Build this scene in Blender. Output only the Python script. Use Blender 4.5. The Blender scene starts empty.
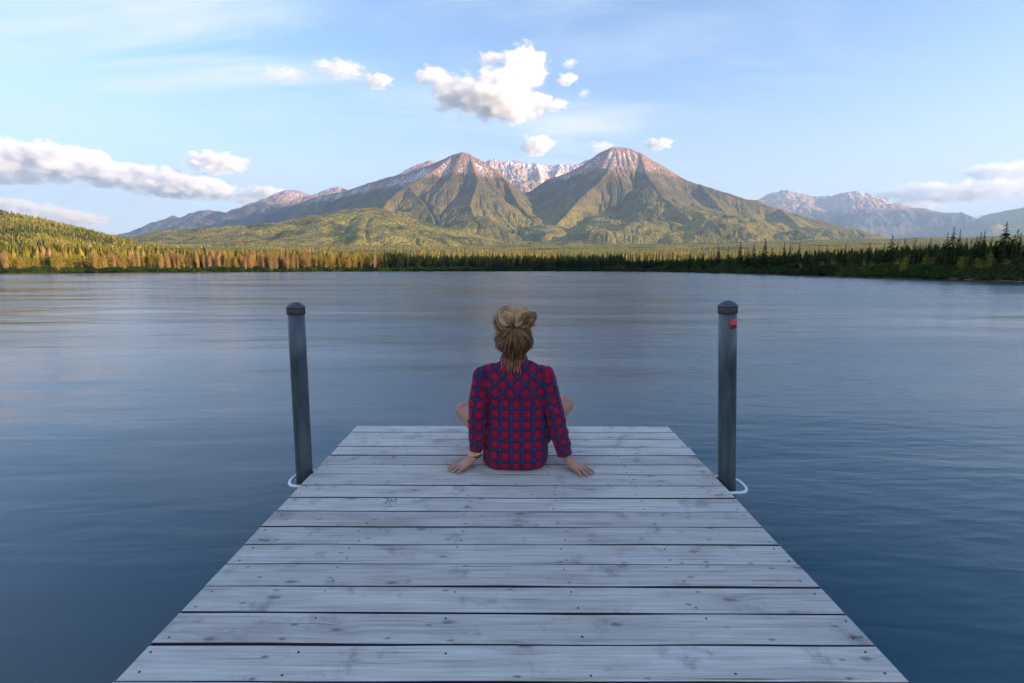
import bpy, bmesh, math, random
import numpy as np
from mathutils import Vector, Matrix, Euler
R = math.radians
random.seed(7)
rng = np.random.default_rng(7)
scene = bpy.context.scene
COL = scene.collection

# ------------------------------------------------------------------ camera
F = 512.0; CX, CY = 512.0, 341.5
TH = math.atan(73.5 / F)          # pitch below the true horizon
AL = math.atan(79.5 / F) - TH     # slope of the dock
YAW = math.atan(2 / F)
CAM = Vector((0, 0, 1.5))
cam = bpy.data.cameras.new('camera'); cam.lens = 18.0; cam.sensor_width = 36.0
cam.clip_start = 0.05; cam.clip_end = 90000
co = bpy.data.objects.new('camera', cam); COL.objects.link(co)
co.location = CAM; co.rotation_euler = (math.pi / 2 - TH, 0, YAW)
scene.camera = co
RC = Euler((math.pi / 2 - TH, 0, YAW)).to_matrix()

def ray(px, py):
    return RC @ Vector(((px - CX) / F, -(py - CY) / F, -1.0))
def at(px, py, Y):
    """world point seen at pixel (px,py) whose world Y is given"""
    d = ray(px, py); return CAM + d * (Y / d.y)

H = 1.12
nrm = Vector((0, -math.sin(AL), math.cos(AL)))
MD = Matrix.Translation(CAM - nrm * H) @ Matrix.Rotation(AL, 4, 'X')   # dock frame
MDI = MD.inverted()
def dk(px, py, Y):
    d = MDI.to_3x3() @ ray(px, py); o = MDI @ CAM
    return o + d * ((Y - o.y) / d.y)

# ------------------------------------------------------------------ helpers
def tag(o, label=None, cat=None, group=None, kind=None):
    if label: o['label'] = label
    if cat: o['category'] = cat
    if group: o['group'] = group
    if kind: o['kind'] = kind
    return o
def mesh_np(name, V, Fc, mat=None, smooth=False):
    V = np.asarray(V, dtype=np.float32); Fc = np.asarray(Fc, dtype=np.int32)
    me = bpy.data.meshes.new(name)
    k = Fc.shape[1]
    me.vertices.add(len(V)); me.vertices.foreach_set('co', V.ravel())
    me.loops.add(Fc.size); me.loops.foreach_set('vertex_index', Fc.ravel())
    me.polygons.add(len(Fc)); me.polygons.foreach_set('loop_start', np.arange(0, Fc.size, k, dtype=np.int32))
    if smooth: me.polygons.foreach_set('use_smooth', np.ones(len(Fc), dtype=bool))
    me.update(calc_edges=True); me.validate()
    if mat: me.materials.append(mat)
    return me
def obj(name, me, parent=None, loc=None, rot=None):
    o = bpy.data.objects.new(name, me); COL.objects.link(o)
    if loc is not None: o.location = loc
    if rot is not None: o.rotation_euler = rot
    if parent: o.parent = parent
    return o
def empty(name, M=None):
    o = bpy.data.objects.new(name, None); COL.objects.link(o); o.empty_display_size = .1
    if M is not None: o.matrix_world = M
    return o
def bm_mesh(name, bm, mat=None, smooth=False):
    me = bpy.data.meshes.new(name); bm.normal_update(); bm.to_mesh(me); bm.free()
    if smooth:
        for p in me.polygons: p.use_smooth = True
    if mat: me.materials.append(mat)
    return me
def box(bm, c, s, rot=None, bev=0):
    r = bmesh.ops.create_cube(bm, size=1.0)
    M = Matrix.Translation(c) @ (rot or Matrix()) @ Matrix.Diagonal((*s, 1))
    bmesh.ops.transform(bm, matrix=M, verts=r['verts'])
    if bev:
        es = list({e for v in r['verts'] for e in v.link_edges})
        bmesh.ops.bevel(bm, geom=es, offset=bev, segments=2, profile=.6, affect='EDGES')
def tube(bm, pts, rad, n=12, caps=True):
    pts = [Vector(p) for p in pts]
    if not hasattr(rad, '__len__'): rad = [rad] * len(pts)
    rings = []
    ref = Vector((.31, .52, .8))
    for i, p in enumerate(pts):
        t = (pts[min(i + 1, len(pts) - 1)] - pts[max(i - 1, 0)]).normalized()
        a = t.cross(ref)
        if a.length < 1e-3: a = t.cross(Vector((1, 0, 0)))
        a.normalize(); b = t.cross(a)
        rings.append([bm.verts.new(p + (a * math.cos(k * 2 * math.pi / n) + b * math.sin(k * 2 * math.pi / n)) * rad[i]) for k in range(n)])
    for i in range(len(rings) - 1):
        for k in range(n):
            bm.faces.new((rings[i][k], rings[i][(k + 1) % n], rings[i + 1][(k + 1) % n], rings[i + 1][k]))
    if caps:
        bm.faces.new(rings[0][::-1]); bm.faces.new(rings[-1])
def lathe(bm, prof, n=32, c=(0, 0, 0)):
    rings = []
    for r, z in prof:
        rings.append([bm.verts.new((c[0] + r * math.cos(k * 2 * math.pi / n), c[1] + r * math.sin(k * 2 * math.pi / n), c[2] + z)) for k in range(n)])
    for i in range(len(rings) - 1):
        for k in range(n):
            bm.faces.new((rings[i][k], rings[i][(k + 1) % n], rings[i + 1][(k + 1) % n], rings[i + 1][k]))
    bm.faces.new(rings[0][::-1]); bm.faces.new(rings[-1])
    return [v for rg in rings for v in rg]

# numpy noise
_tab = rng.random((256, 256)).astype(np.float32)
def vnoise(x, y):
    xi = np.floor(x).astype(np.int64); yi = np.floor(y).astype(np.int64)
    fx = x - xi; fy = y - yi
    fx = fx * fx * fx * (fx * (fx * 6 - 15) + 10); fy = fy * fy * fy * (fy * (fy * 6 - 15) + 10)
    a = _tab[xi & 255, yi & 255]; b = _tab[(xi + 1) & 255, yi & 255]
    c = _tab[xi & 255, (yi + 1) & 255]; d = _tab[(xi + 1) & 255, (yi + 1) & 255]
    return (a * (1 - fx) + b * fx) * (1 - fy) + (c * (1 - fx) + d * fx) * fy
def fbm(x, y, o=5, g=.5):
    s = 0; a = 1; t = 0
    for i in range(o):
        s = s + a * vnoise(x * 2 ** i + 17.3 * i, y * 2 ** i + 9.1 * i); t += a; a *= g
    return s / t - .5
def ridged(x, y, o=4, g=.5):
    s = 0; a = 1; t = 0
    for i in range(o):
        s = s + a * (1 - np.abs(2 * vnoise(x * 2 ** i + 5.3 * i, y * 2 ** i + 3.7 * i) - 1)); t += a; a *= g
    return s / t

# ------------------------------------------------------------------ node helper
class NT:
    def __init__(s, m):
        m.use_nodes = True; s.t = m.node_tree; s.t.nodes.clear()
    def n(s, typ, ins=None, **kw):
        nd = s.t.nodes.new(typ)
        for k, v in kw.items(): setattr(nd, k, v)
        if ins:
            for k, v in ins.items():
                if isinstance(v, bpy.types.NodeSocket): s.t.links.new(v, nd.inputs[k])
                else: nd.inputs[k].default_value = v
        return nd
    def math(s, op, a, b=0.0, c=0.0, clamp=False):
        return s.n('ShaderNodeMath', {0: a, 1: b, 2: c}, operation=op, use_clamp=clamp).outputs[0]
    def vmath(s, op, a, b=(0, 0, 0), out=0):
        return s.n('ShaderNodeVectorMath', {0: a, 1: b}, operation=op).outputs[out]
    def ramp(s, f, pts, interp='LINEAR'):
        r = s.n('ShaderNodeValToRGB', {0: f}); cr = r.color_ramp; cr.interpolation = interp
        while len(cr.elements) > 1: cr.elements.remove(cr.elements[-1])
        for i, (p, c) in enumerate(pts):
            e = cr.elements[0] if i == 0 else cr.elements.new(p)
            e.position = p; e.color = (*c, 1) if hasattr(c, '__len__') else (c, c, c, 1)
        return r.outputs[0]
    def mix(s, f, a, b, mode='MIX'):
        m = s.n('ShaderNodeMix', data_type='RGBA', blend_type=mode)
        for i, v in ((0, f), (6, a), (7, b)):
            if isinstance(v, bpy.types.NodeSocket): s.t.links.new(v, m.inputs[i])
            else: m.inputs[i].default_value = (*v, 1) if hasattr(v, '__len__') else v
        return m.outputs[2]
    def noise(s, vec, scale, detail=4, rough=.55, out=0, dist=0.0):
        return s.n('ShaderNodeTexNoise', {'Vector': vec, 'Scale': scale, 'Detail': detail, 'Roughness': rough, 'Distortion': dist}).outputs[out]
    def sstep(s, v, lo, hi):
        return s.n('ShaderNodeMapRange', {0: v, 1: lo, 2: hi, 3: 0.0, 4: 1.0}, interpolation_type='SMOOTHSTEP').outputs[0]
    def bump(s, h, strength, dist, normal=None):
        i = {'Strength': strength, 'Distance': dist, 'Height': h}
        if normal: i['Normal'] = normal
        return s.n('ShaderNodeBump', i).outputs[0]
    def out(s, sh, which='Surface'):
        o = s.n('ShaderNodeOutputMaterial'); s.t.links.new(sh, o.inputs[which])
def mat(name): 
    m = bpy.data.materials.new(name); return m, NT(m)
def simple(name, col, rough=.6, metal=0, var=.15, scale=30, bump=.0, spec=.5):
    m, t = mat(name)
    tc = t.n('ShaderNodeTexCoord').outputs['Object']
    nz = t.noise(tc, scale, 5, .6)
    c = t.mix(nz, tuple(x * (1 - var) for x in col), tuple(min(1, x * (1 + var)) for x in col))
    i = {'Base Color': c, 'Roughness': rough, 'Metallic': metal, 'Specular IOR Level': spec}
    if bump: i['Normal'] = t.bump(nz, bump, .01)
    t.out(t.n('ShaderNodeBsdfPrincipled', i).outputs[0]); return m

# ------------------------------------------------------------------ light
SUN_AZ, SUN_EL = 112.0, 8.5        # clockwise from +Y
sun = bpy.data.lights.new('sun', 'SUN'); sun.energy = 5.0; sun.angle = R(.5); sun.color = (1, .70, .44)
so = bpy.data.objects.new('sun', sun); COL.objects.link(so)
sd = Vector((math.sin(R(SUN_AZ)) * math.cos(R(SUN_EL)), math.cos(R(SUN_AZ)) * math.cos(R(SUN_EL)), math.sin(R(SUN_EL))))
so.rotation_euler = sd.to_track_quat('Z', 'Y').to_euler(); so.location = (30, -30, 60)

w = bpy.data.worlds.new('World'); scene.world = w; w.use_nodes = True
t = NT(w)
sky = t.n('ShaderNodeTexSky', sky_type='NISHITA', sun_disc=False, sun_elevation=R(SUN_EL), sun_rotation=R(SUN_AZ),
          altitude=1400, air_density=1.0, dust_density=.6, ozone_density=1.8)
dirv = t.n('ShaderNodeTexCoord').outputs['Generated']
sx = t.n('ShaderNodeSeparateXYZ', {0: dirv})
zz = t.math('MAXIMUM', sx.outputs[2], .02)
# high thin cirrus: direction projected on a plane far above
den = t.math('ADD', zz, .12)
cu = t.n('ShaderNodeCombineXYZ', {0: t.math('DIVIDE', sx.outputs[0], den), 1: t.math('DIVIDE', sx.outputs[1], den), 2: 0.0}).outputs[0]
mp = t.n('ShaderNodeMapping', {'Vector': cu, 'Rotation': (0, 0, R(58)), 'Scale': (.55, 2.0, 1)}).outputs[0]
wisp = t.noise(mp, 1.1, 7, .62, dist=.6)
big = t.noise(cu, .55, 3, .5)
cir = t.math('MULTIPLY', t.sstep(wisp, .38, .68), t.sstep(t.math('SUBTRACT', big, t.math('MULTIPLY', sx.outputs[0], .16)), .40, .62))
cir = t.math('MULTIPLY', cir, .9)
CIRC = (2.5, 2.65, 2.85)
veil = t.math('MULTIPLY', t.math('SUBTRACT', 1.0, t.sstep(sx.outputs[2], 0.0, .36)), .75)
skyc = t.mix(1.0, sky.outputs[0], t.mix(t.sstep(sx.outputs[2], .05, .5), (1.10, .95, .95), t.mix(t.sstep(sx.outputs[2], .42, .8), (.92, .96, 1.02), (.74, .91, 1.08))), 'MULTIPLY')
c1 = t.mix(veil, skyc, (1.85, 1.97, 2.15))
c2 = t.mix(cir, c1, CIRC)
bg = t.n('ShaderNodeBackground', {'Color': c2, 'Strength': .12})
wo = t.n('ShaderNodeOutputWorld'); t.t.links.new(bg.outputs[0], wo.inputs[0])
vs = scene.view_settings; vs.view_transform = 'Standard'; vs.look = 'None'; vs.gamma = 1; vs.exposure = 1.78; vs.use_curve_mapping = False

# ------------------------------------------------------------------ shoreline
sh_px = np.array([-900, -300, 0, 130, 250, 400, 512, 600, 650, 720, 800, 900, 960, 1024, 1400], float)
sh_py = np.array([290, 276, 273.6, 272.7, 271.9, 271.3, 271.2, 271.4, 271.8, 273.2, 276.0, 279.3, 281.4, 284.0, 300], float)
sh_az, sh_r = [], []
for a, b in zip(sh_px, sh_py):
    p = CAM + ray(a, b) * (-CAM.z / ray(a, b).z)
    sh_az.append(math.degrees(math.atan2(p.x, p.y))); sh_r.append(math.hypot(p.x, p.y))
sh_az = [-180, -140, -100] + sh_az + [85, 120, 150, 180]
sh_r = [9, 11, 26] + sh_r + [30, 16, 10, 9]
def shore_r(azdeg):
    r = np.interp(azdeg, sh_az, np.log(sh_r))
    return np.exp(r) * (1 + .03 * (fbm(np.asarray(azdeg, float) * .9 + 40, np.zeros_like(np.asarray(azdeg, float)), 4)))
def ground_z(x, y):
    r = np.hypot(x, y); az = np.degrees(np.arctan2(x, y)); rs = shore_r(az)
    d = r - rs
    z = np.where(d < 0, np.maximum(-2.5, d * .12), .55 * (1 - np.exp(-np.maximum(d, 0) / 1.2)))
    far = np.clip((r - 450) / 3200, 0, 1)
    z = z + np.where(d > 0, np.clip(d / 60, 0, 1) * .6 * (fbm(x / 25, y / 25, 3) + .4), 0)
    z = z + 165 * far ** 1.15 + np.clip((r - 600) / 1500, 0, 1) * 26 * fbm(x / 420, y / 420, 5)
    return z

# ------------------------------------------------------------------ terrain materials
def terrain_mat(name, kind):
    m, t = mat(name)
    geo = t.n('ShaderNodeNewGeometry'); pos = geo.outputs['Position']
    z = t.n('ShaderNodeSeparateXYZ', {0: pos}).outputs[2]
    nz = t.n('ShaderNodeSeparateXYZ', {0: geo.outputs['Normal']}).outputs[2]
    big = t.noise(pos, .0016, 6, .6); mid = t.noise(pos, .008, 5, .6); fine = t.noise(pos, .05, 3, .7)
    tiny = t.n('ShaderNodeTexVoronoi', {'Vector': pos, 'Scale': .07}).outputs[0]
    if kind in ('hill', 'ground'):
        c = t.ramp(mid, [(.3, (.09, .09, .018)), (.42, (.20, .175, .032)), (.56, (.33, .265, .055)), (.7, (.37, .27, .07))])
        c = t.mix(t.math('MULTIPLY', t.sstep(t.noise(pos, .0042, 4, .6), .53, .60), .75), c, (.05, .065, .018))
        c = t.mix(t.math('MULTIPLY', t.sstep(tiny, .45, .75), .6), c, (.04, .055, .014))
        if kind == 'ground':
            near = t.math('SUBTRACT', 1.0, t.sstep(z, 1.5, 12))
            c = t.mix(near, c, t.mix(mid, (.05, .055, .02), (.10, .085, .045)))
        bh = t.math('ADD', tiny, fine); bs, bd = .9, 9.0
    else:
        hol = t.n('ShaderNodeAttribute', attribute_name='hollow').outputs['Fac']
        zt = t.n('ShaderNodeAttribute', attribute_name='rel').outputs['Fac']     # height relative to the summit
        zn = t.math('ADD', zt, t.math('MULTIPLY', t.math('SUBTRACT', mid, .5), .22))
        zn = t.math('ADD', zn, t.math('MULTIPLY', t.math('SUBTRACT', hol, .5), -.12))
        forest = t.ramp(mid, [(.3, (.085, .078, .035)), (.5, (.165, .135, .068)), (.62, (.235, .175, .088)), (.75, (.18, .15, .07))])
        low = t.ramp(mid, [(.3, (.14, .125, .03)), (.5, (.29, .24, .055)), (.7, (.37, .30, .08))])
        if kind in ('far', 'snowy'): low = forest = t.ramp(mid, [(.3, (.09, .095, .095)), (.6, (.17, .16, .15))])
        c = t.mix(t.sstep(zn, .22, .58), low, forest)
        c = t.mix(t.math('MULTIPLY', t.sstep(tiny, .45, .8), .55), c, (.05, .06, .028))
        # patches of close dark timber
        c = t.mix(t.math('MULTIPLY', t.sstep(big, .53, .58), t.math('SUBTRACT', .55, t.math('MULTIPLY', zn, .3))), c, (.035, .05, .022))
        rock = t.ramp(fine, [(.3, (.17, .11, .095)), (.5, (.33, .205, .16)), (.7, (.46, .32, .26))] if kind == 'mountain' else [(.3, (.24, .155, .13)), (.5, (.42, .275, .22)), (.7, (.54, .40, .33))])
        if kind == 'mountain': pass
        lim = {'mountain': (.72, .80), 'snowy': (.25, .4), 'far': (.45, .62)}[kind]
        rk = t.sstep(zn, *lim)
        c = t.mix(rk, c, rock)
        sn = {'mountain': (.70, .84), 'snowy': (.15, .4), 'far': (.5, .75)}[kind]
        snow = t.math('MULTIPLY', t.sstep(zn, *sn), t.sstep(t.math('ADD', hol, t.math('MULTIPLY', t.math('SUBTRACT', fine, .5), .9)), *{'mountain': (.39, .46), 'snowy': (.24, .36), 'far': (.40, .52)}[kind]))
        c = t.mix(snow, c, (.80, .81, .84))
        bh = t.math('ADD', t.math('MULTIPLY', fine, 2.0), tiny); bs, bd = .8, 14.0
    t.out(t.n('ShaderNodeBsdfPrincipled', {'Base Color': c, 'Roughness': .95, 'Specular IOR Level': .05,
              'Normal': t.bump(bh, bs, bd)}).outputs[0])
    return m
M_ground = terrain_mat('valley_floor', 'ground'); M_hill = terrain_mat('hill_forest', 'hill')
M_mtn = terrain_mat('mountain_rock', 'mountain'); M_snowy = terrain_mat('snowy_rock', 'snowy'); M_far = terrain_mat('far_rock', 'far')

def grid_faces(nr, nc):
    i = np.arange(nr - 1)[:, None] * nc + np.arange(nc - 1)[None, :]
    return np.stack([i, i + 1, i + nc + 1, i + nc], -1).reshape(-1, 4)

# ground sheet, polar, lake bed included, reaching the horizon
az = np.concatenate([np.arange(-180, -50, 2.0), np.arange(-50, 50, .16), np.arange(50, 180.1, 2.0)])
rr = np.concatenate([[2.0], np.geomspace(6, 60000, 300)])
A, RR = np.meshgrid(np.radians(az), rr)
rs = shore_r(np.degrees(A))
X = RR * np.sin(A); Y = RR * np.cos(A)
Z = ground_z(X, Y)
V = np.stack([X, Y, Z], -1).reshape(-1, 3)
fc = grid_faces(*X.shape)[:, ::-1]
g = obj('ground', mesh_np('ground', V, fc, M_ground, True)); tag(g, kind='structure')

# water sheet
m, t = mat('lake_water')
pos = t.n('ShaderNodeNewGeometry').outputs['Position']
def sc(v, s, r=0): return t.n('ShaderNodeMapping', {'Vector': v, 'Scale': s, 'Rotation': (0, 0, R(r))}).outputs[0]
patch = t.noise(sc(pos, (.05, .12, 1), -8), 1.0, 3, .5)
w1 = t.noise(sc(pos, (.5, 1.9, 1), 18), 1.0, 3, .5, dist=.4)
w2 = t.noise(sc(pos, (2.2, 7.0, 1), -22), 1.0, 2, .5, dist=.3)
w3 = t.noise(sc(pos, (.10, .28, 1), 6), 1.0, 3, .5)
side = t.sstep(t.n('ShaderNodeSeparateXYZ', {0: pos}).outputs[0], -1.0, 4.0)
w4 = t.noise(sc(pos, (.018, .07, 1), 4), 1.0, 3, .5)
hgt = t.math('ADD', t.math('ADD', t.math('MULTIPLY', w1, .012), t.math('MULTIPLY', w4, .14)), t.math('MULTIPLY', w3, .09))
hgt = t.math('ADD', hgt, t.math('MULTIPLY', t.math('MULTIPLY', w2, .0065), t.math('ADD', .35, t.math('MULTIPLY', side, 1.2))))
nb = t.bump(hgt, 1.0, 1.0)
rough = t.math('ADD', t.math('ADD', .11, t.math('MULTIPLY', t.sstep(t.math('DIVIDE', t.n('ShaderNodeSeparateXYZ', {0: pos}).outputs[0], t.math('ADD', t.n('ShaderNodeSeparateXYZ', {0: pos}).outputs[1], 4.0)), -.7, -.1), .07)), t.math('MULTIPLY', t.sstep(patch, .35, .65), .10))
body = t.mix(patch, (.001, .046, .082), (.002, .058, .096))
t.out(t.n('ShaderNodeBsdfPrincipled', {'Base Color': body, 'Roughness': rough, 'IOR': 1.38, 'Normal': nb}).outputs[0])
M_water = m
wa = np.concatenate([np.arange(-180, 180.1, 1.0)])
V = [(0, 0, 0)]
wr = [1.5, 4, 10, 30, 100, 400]
A2, R2 = np.meshgrid(np.radians(wa), wr)
# outer ring follows the shore a few metres inland so the ground rises through it
R2 = np.minimum(R2, shore_r(np.degrees(A2)) + 2.5)
V = np.stack([R2 * np.sin(A2), R2 * np.cos(A2), np.zeros_like(A2)], -1).reshape(-1, 3)
nc = len(wa); V = np.vstack([V, [[0, 0, 0]]]); fq = grid_faces(len(wr), nc)[:, ::-1]
me = bpy.data.meshes.new('water')
allf = [tuple(q) for q in fq.tolist()] + [(len(V) - 1, i + 1, i) for i in range(nc - 1)]
me.from_pydata(V.tolist(), [], allf); me.validate(); me.update(); me.materials.append(M_water)
tag(obj('water', me), kind='structure')

# ------------------------------------------------------------------ mountains as ridge networks
def erode(X, Y, h, iters=12, K=.05, m=.45, keep=None):
    """stream power incision on the terrain grid; returns height and drained area"""
    nr, nc = h.shape
    idx = np.arange(nr * nc).reshape(nr, nc)
    area = np.abs(np.gradient(X, axis=1) * np.gradient(Y, axis=0)).ravel()
    ac = area
    for it in range(iters):
        bs = np.zeros(h.shape); rc = idx.copy(); dd = np.ones(h.shape)
        hp = np.pad(h, 1, constant_values=1e9); Xp = np.pad(X, 1, mode='edge'); Yp = np.pad(Y, 1, mode='edge'); ip = np.pad(idx, 1, mode='edge')
        for dy in (-1, 0, 1):
            for dx in (-1, 0, 1):
                if dx == 0 and dy == 0: continue
                sl = (slice(1 + dy, 1 + dy + nr), slice(1 + dx, 1 + dx + nc))
                dist = np.hypot(Xp[sl] - X, Yp[sl] - Y) + 1e-6
                s_ = (h - hp[sl]) / dist
                up = s_ > bs
                bs = np.where(up, s_, bs); rc = np.where(up, ip[sl], rc); dd = np.where(up, dist, dd)
        order = np.argsort(h.ravel()).tolist(); rl = rc.ravel().tolist(); a = area.tolist()
        for i in reversed(order):
            r = rl[i]
            if r != i: a[r] += a[i]
        ac = np.array(a)
        f = (K * np.minimum(ac, 4e6) ** m / dd.ravel()); f = f.tolist(); hl = h.ravel().tolist()
        for i in order:
            r = rl[i]
            if r != i:
                nh = (hl[i] + f[i] * hl[r]) / (1 + f[i]); hl[i] = nh
        h2 = np.array(hl).reshape(nr, nc)
        # hillslope creep
        q = np.pad(h2, 1, mode='edge')
        lap = (q[:-2, 1:-1] + q[2:, 1:-1] + q[1:-1, :-2] + q[1:-1, 2:]) / 4 - h2
        h = h2 + lap * .12
    return h, ac.reshape(nr, nc)

def mountain(name, ridges, x0, x1, d0, d1, nx, nd, material, base=100, g1=(260, 55), g2=(85, 20), conc=1.15, label=None, seed=0, topz=None, rough=14, er=0, K=.05):
    pxs = np.linspace(x0, x1, nx); ys = np.linspace(d0, d1, nd)
    az = np.arctan((pxs - CX - 2) / F * 1.0)
    X = np.tan(az)[None, :] * ys[:, None] * (1 / math.cos(TH)); Y = np.repeat(ys[:, None], nx, 1)
    best = np.full(X.shape, -1e9); hol = np.zeros(X.shape); dmin = np.full(X.shape, 1e9)
    wx = fbm(X / 900 + seed, Y / 900, 4); wy = fbm(X / 300 + 31 + seed, Y / 300, 4)
    for ri, (pts, slope) in enumerate(ridges):
        P = [at(*p) for p in pts]; s0 = 0
        for a, b in zip(P[:-1], P[1:]):
            dx, dy = b.x - a.x, b.y - a.y; L = math.hypot(dx, dy)
            tt = np.clip(((X - a.x) * dx + (Y - a.y) * dy) / L ** 2, 0, 1)
            ds = np.hypot(X - (a.x + tt * dx), Y - (a.y + tt * dy))
            # side-aware coordinate so both flanks get their own gullies
            cross = np.sign((X - a.x) * dy - (Y - a.y) * dx)
            s = s0 + tt * L + ri * 3331 + cross * 1777
            d = ds * (1 + .5 * wx + .25 * wy)
            zr = a.z + tt * (b.z - a.z)
            Hh = np.maximum(zr + 60, 750) * conc
            h = zr - Hh * (1 - np.exp(-d * slope / Hh))
            bow = np.clip(d / 800, 0, 1)
            n1 = ridged((s + 120 * wy) / g1[0] + seed, d / (g1[0] * 7), 3)
            n2 = ridged((s + 40 * wx) / g2[0] + seed + 9, d / (g2[0] * 6), 3)
            h = h + (n1 - .62) * g1[1] * 1.9 * bow + (n2 - .62) * g2[1] * 1.6 * np.clip(d / 120, .15, 1)
            up = h > best
            best = np.where(up, h, best); hol = np.where(up, 1 - (.6 * n1 + .4 * n2), hol)
            s0 += L
    best = best + rough * fbm(X / 90 + seed, Y / 90, 4)
    if er:
        b0 = best.copy()
        best, ac = erode(X, Y, best, er, K)
        hol = .45 * hol + .55 * np.clip((np.log10(ac + 1) - 2.2) / 2.5, 0, 1)
        best = best + rough * .35 * fbm(X / 40 + seed, Y / 40, 3)
    ed = np.clip((ys - d0) / (.12 * (d1 - d0)), 0, 1)[:, None]; ex = np.clip(np.minimum(np.arange(nx), nx - 1 - np.arange(nx)) / (.06 * nx), 0, 1)[None, :]
    best = -80 + (best + 80) * np.minimum(ed, 1) * (ex if x1 < 1100 else 1)
    tz = topz or max(p.z for rg in ridges for p in [at(*q) for q in rg[0]])
    V = np.stack([X, Y, best], -1).reshape(-1, 3)
    me = mesh_np(name, V, grid_faces(nd, nx), material, True)
    hol = (hol - hol.min()) / (hol.max() - hol.min() + 1e-6)
    at1 = me.attributes.new('hollow', 'FLOAT', 'POINT'); at1.data.foreach_set('value', hol.ravel().astype(np.float32))
    rel = (best - base) / (tz - base)
    at2 = me.attributes.new('rel', 'FLOAT', 'POINT'); at2.data.foreach_set('value', rel.ravel().astype(np.float32))
    o = obj(name, me); tag(o, label, None, None, 'structure'); return o

# left hill, close, forested
LH = [([(-420, 205, 1100), (-150, 200, 1000), (0, 213, 950), (40, 221.5, 930), (80, 231, 900), (115, 238.5, 880), (150, 249, 850), (200, 263, 800)], .32),
      ([(20, 217, 940), (45, 240, 700), (60, 258, 520)], .25), ([(-90, 205, 980), (-60, 238, 720), (-40, 255, 520)], .25)]
left_hill = mountain('hill', LH, -500, 330, 330, 1500, 420, 200, M_hill, base=0, g1=(140, 7), g2=(45, 2), label='yellow green forested hill rising at the left edge of the lake', rough=6)
# foothills in front of the left massif
FH = [([(60, 246, 3000), (118, 238.5, 3100), (165, 230, 3200), (240, 225, 3300), (300, 219, 3400), (345, 209, 3500), (375, 207, 3550), (410, 220, 3500), (460, 236, 3300), (520, 244, 3200)], .34),
      ([(240, 226, 3250), (255, 240, 2700)], .2), ([(340, 211, 3450), (350, 232, 2900)], .25), ([(165, 231, 3150), (180, 243, 2600)], .2),
      ([(470, 238, 3400), (560, 243, 3200), (640, 246, 3100), (720, 248, 3000)], .2)]
mountain('foothills', FH, -60, 860, 1700, 4300, 640, 240, M_hill, base=0, g1=(330, 38), g2=(110, 12), label='low green rolling foothills below the left peak', seed=3, rough=20, er=8, K=0.04)
# left peak
LP = [([(120, 243, 9600), (180, 231, 8900), (240, 221, 8100), (290, 206, 7400), (316, 196, 7000), (344, 190.5, 6600), (362, 184, 6350), (382, 178, 6100), (408, 171, 5750), (435, 161.5, 5400), (453, 153.5, 5230), (462, 150.5, 5200), (470, 153, 5180), (483, 160, 5150), (496, 168, 5100), (507, 181, 4950), (521, 206, 4600), (543, 226, 4300), (565, 242, 4050)], 1.05),
      ([(453, 153.5, 5230), (432, 170, 5000), (408, 183, 4750), (388, 198, 4500), (380, 212, 4200)], 1.0),
      ([(470, 154, 5200), (478, 180, 4750), (470, 205, 4300), (480, 228, 3900), (485, 240, 3600)], .75),
      ([(408, 184, 4750), (430, 210, 4300), (436, 230, 3900)], .7)]
mountain('mountain', LP, 40, 640, 2900, 10300, 700, 600, M_mtn, g1=(300, 50), g2=(95, 20), label='left peak with a bare reddish pyramid summit', seed=11, er=14, K=0.04)
# right peak
RP = [([(500, 200, 5900), (530, 190, 5900), (548, 178, 5900), (566, 172.5, 5900), (585, 163, 5800), (598, 152.5, 5700), (611, 146.5, 5600), (622, 146.5, 5600), (630, 147.5, 5600), (642, 153, 5550), (660, 164, 5500), (676, 175, 5450), (700, 183, 5400), (740, 196, 5300), (780, 208, 5200), (820, 221, 5100), (850, 232, 5000), (885, 245, 4900)], 1.1),
      ([(616, 147, 5600), (610, 165, 5300), (599, 181, 5000), (581, 196, 4700), (568, 211, 4450), (552, 228, 4150), (545, 243, 3850)], 1.1),
      ([(640, 152, 5560), (650, 180, 5100), (668, 206, 4600), (690, 228, 4150), (700, 243, 3800)], .55),
      ([(700, 183, 5400), (722, 208, 4900), (742, 228, 4400), (752, 243, 4000)], .5),
      ([(780, 208, 5200), (800, 226, 4700), (830, 228, 4500), (857, 228, 4450), (885, 241, 4300), (930, 258, 4200)], .42)]
mountain('mountain', RP, 440, 1000, 2900, 7200, 640, 440, M_mtn, g1=(300, 55), g2=(95, 22), label='right peak, the highest summit above the lake', seed=23, er=14, K=0.04)
# snowy ridge between the two
SR = [([(440, 175, 8000), (470, 166, 8000), (486, 160, 8000), (494, 158.5, 8000), (504, 161, 8000), (514, 160, 8000), (524, 162.5, 8000), (536, 162, 8000), (548, 166.5, 8000), (560, 163.5, 8000), (574, 165, 8000), (592, 158, 8000), (602, 156, 8000), (640, 175, 8000)], .7),
      ([(504, 161, 8000), (512, 176, 7500), (520, 190, 7000)], .6), ([(536, 162, 8000), (540, 178, 7400)], .6), ([(560, 163, 8000), (552, 182, 7400)], .6)]
mountain('mountain', SR, 430, 650, 6200, 9300, 330, 300, M_snowy, g1=(240, 70), g2=(90, 35), label='jagged snow covered ridge between the two peaks', seed=37, base=300, rough=60, er=10, K=0.06)
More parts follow.
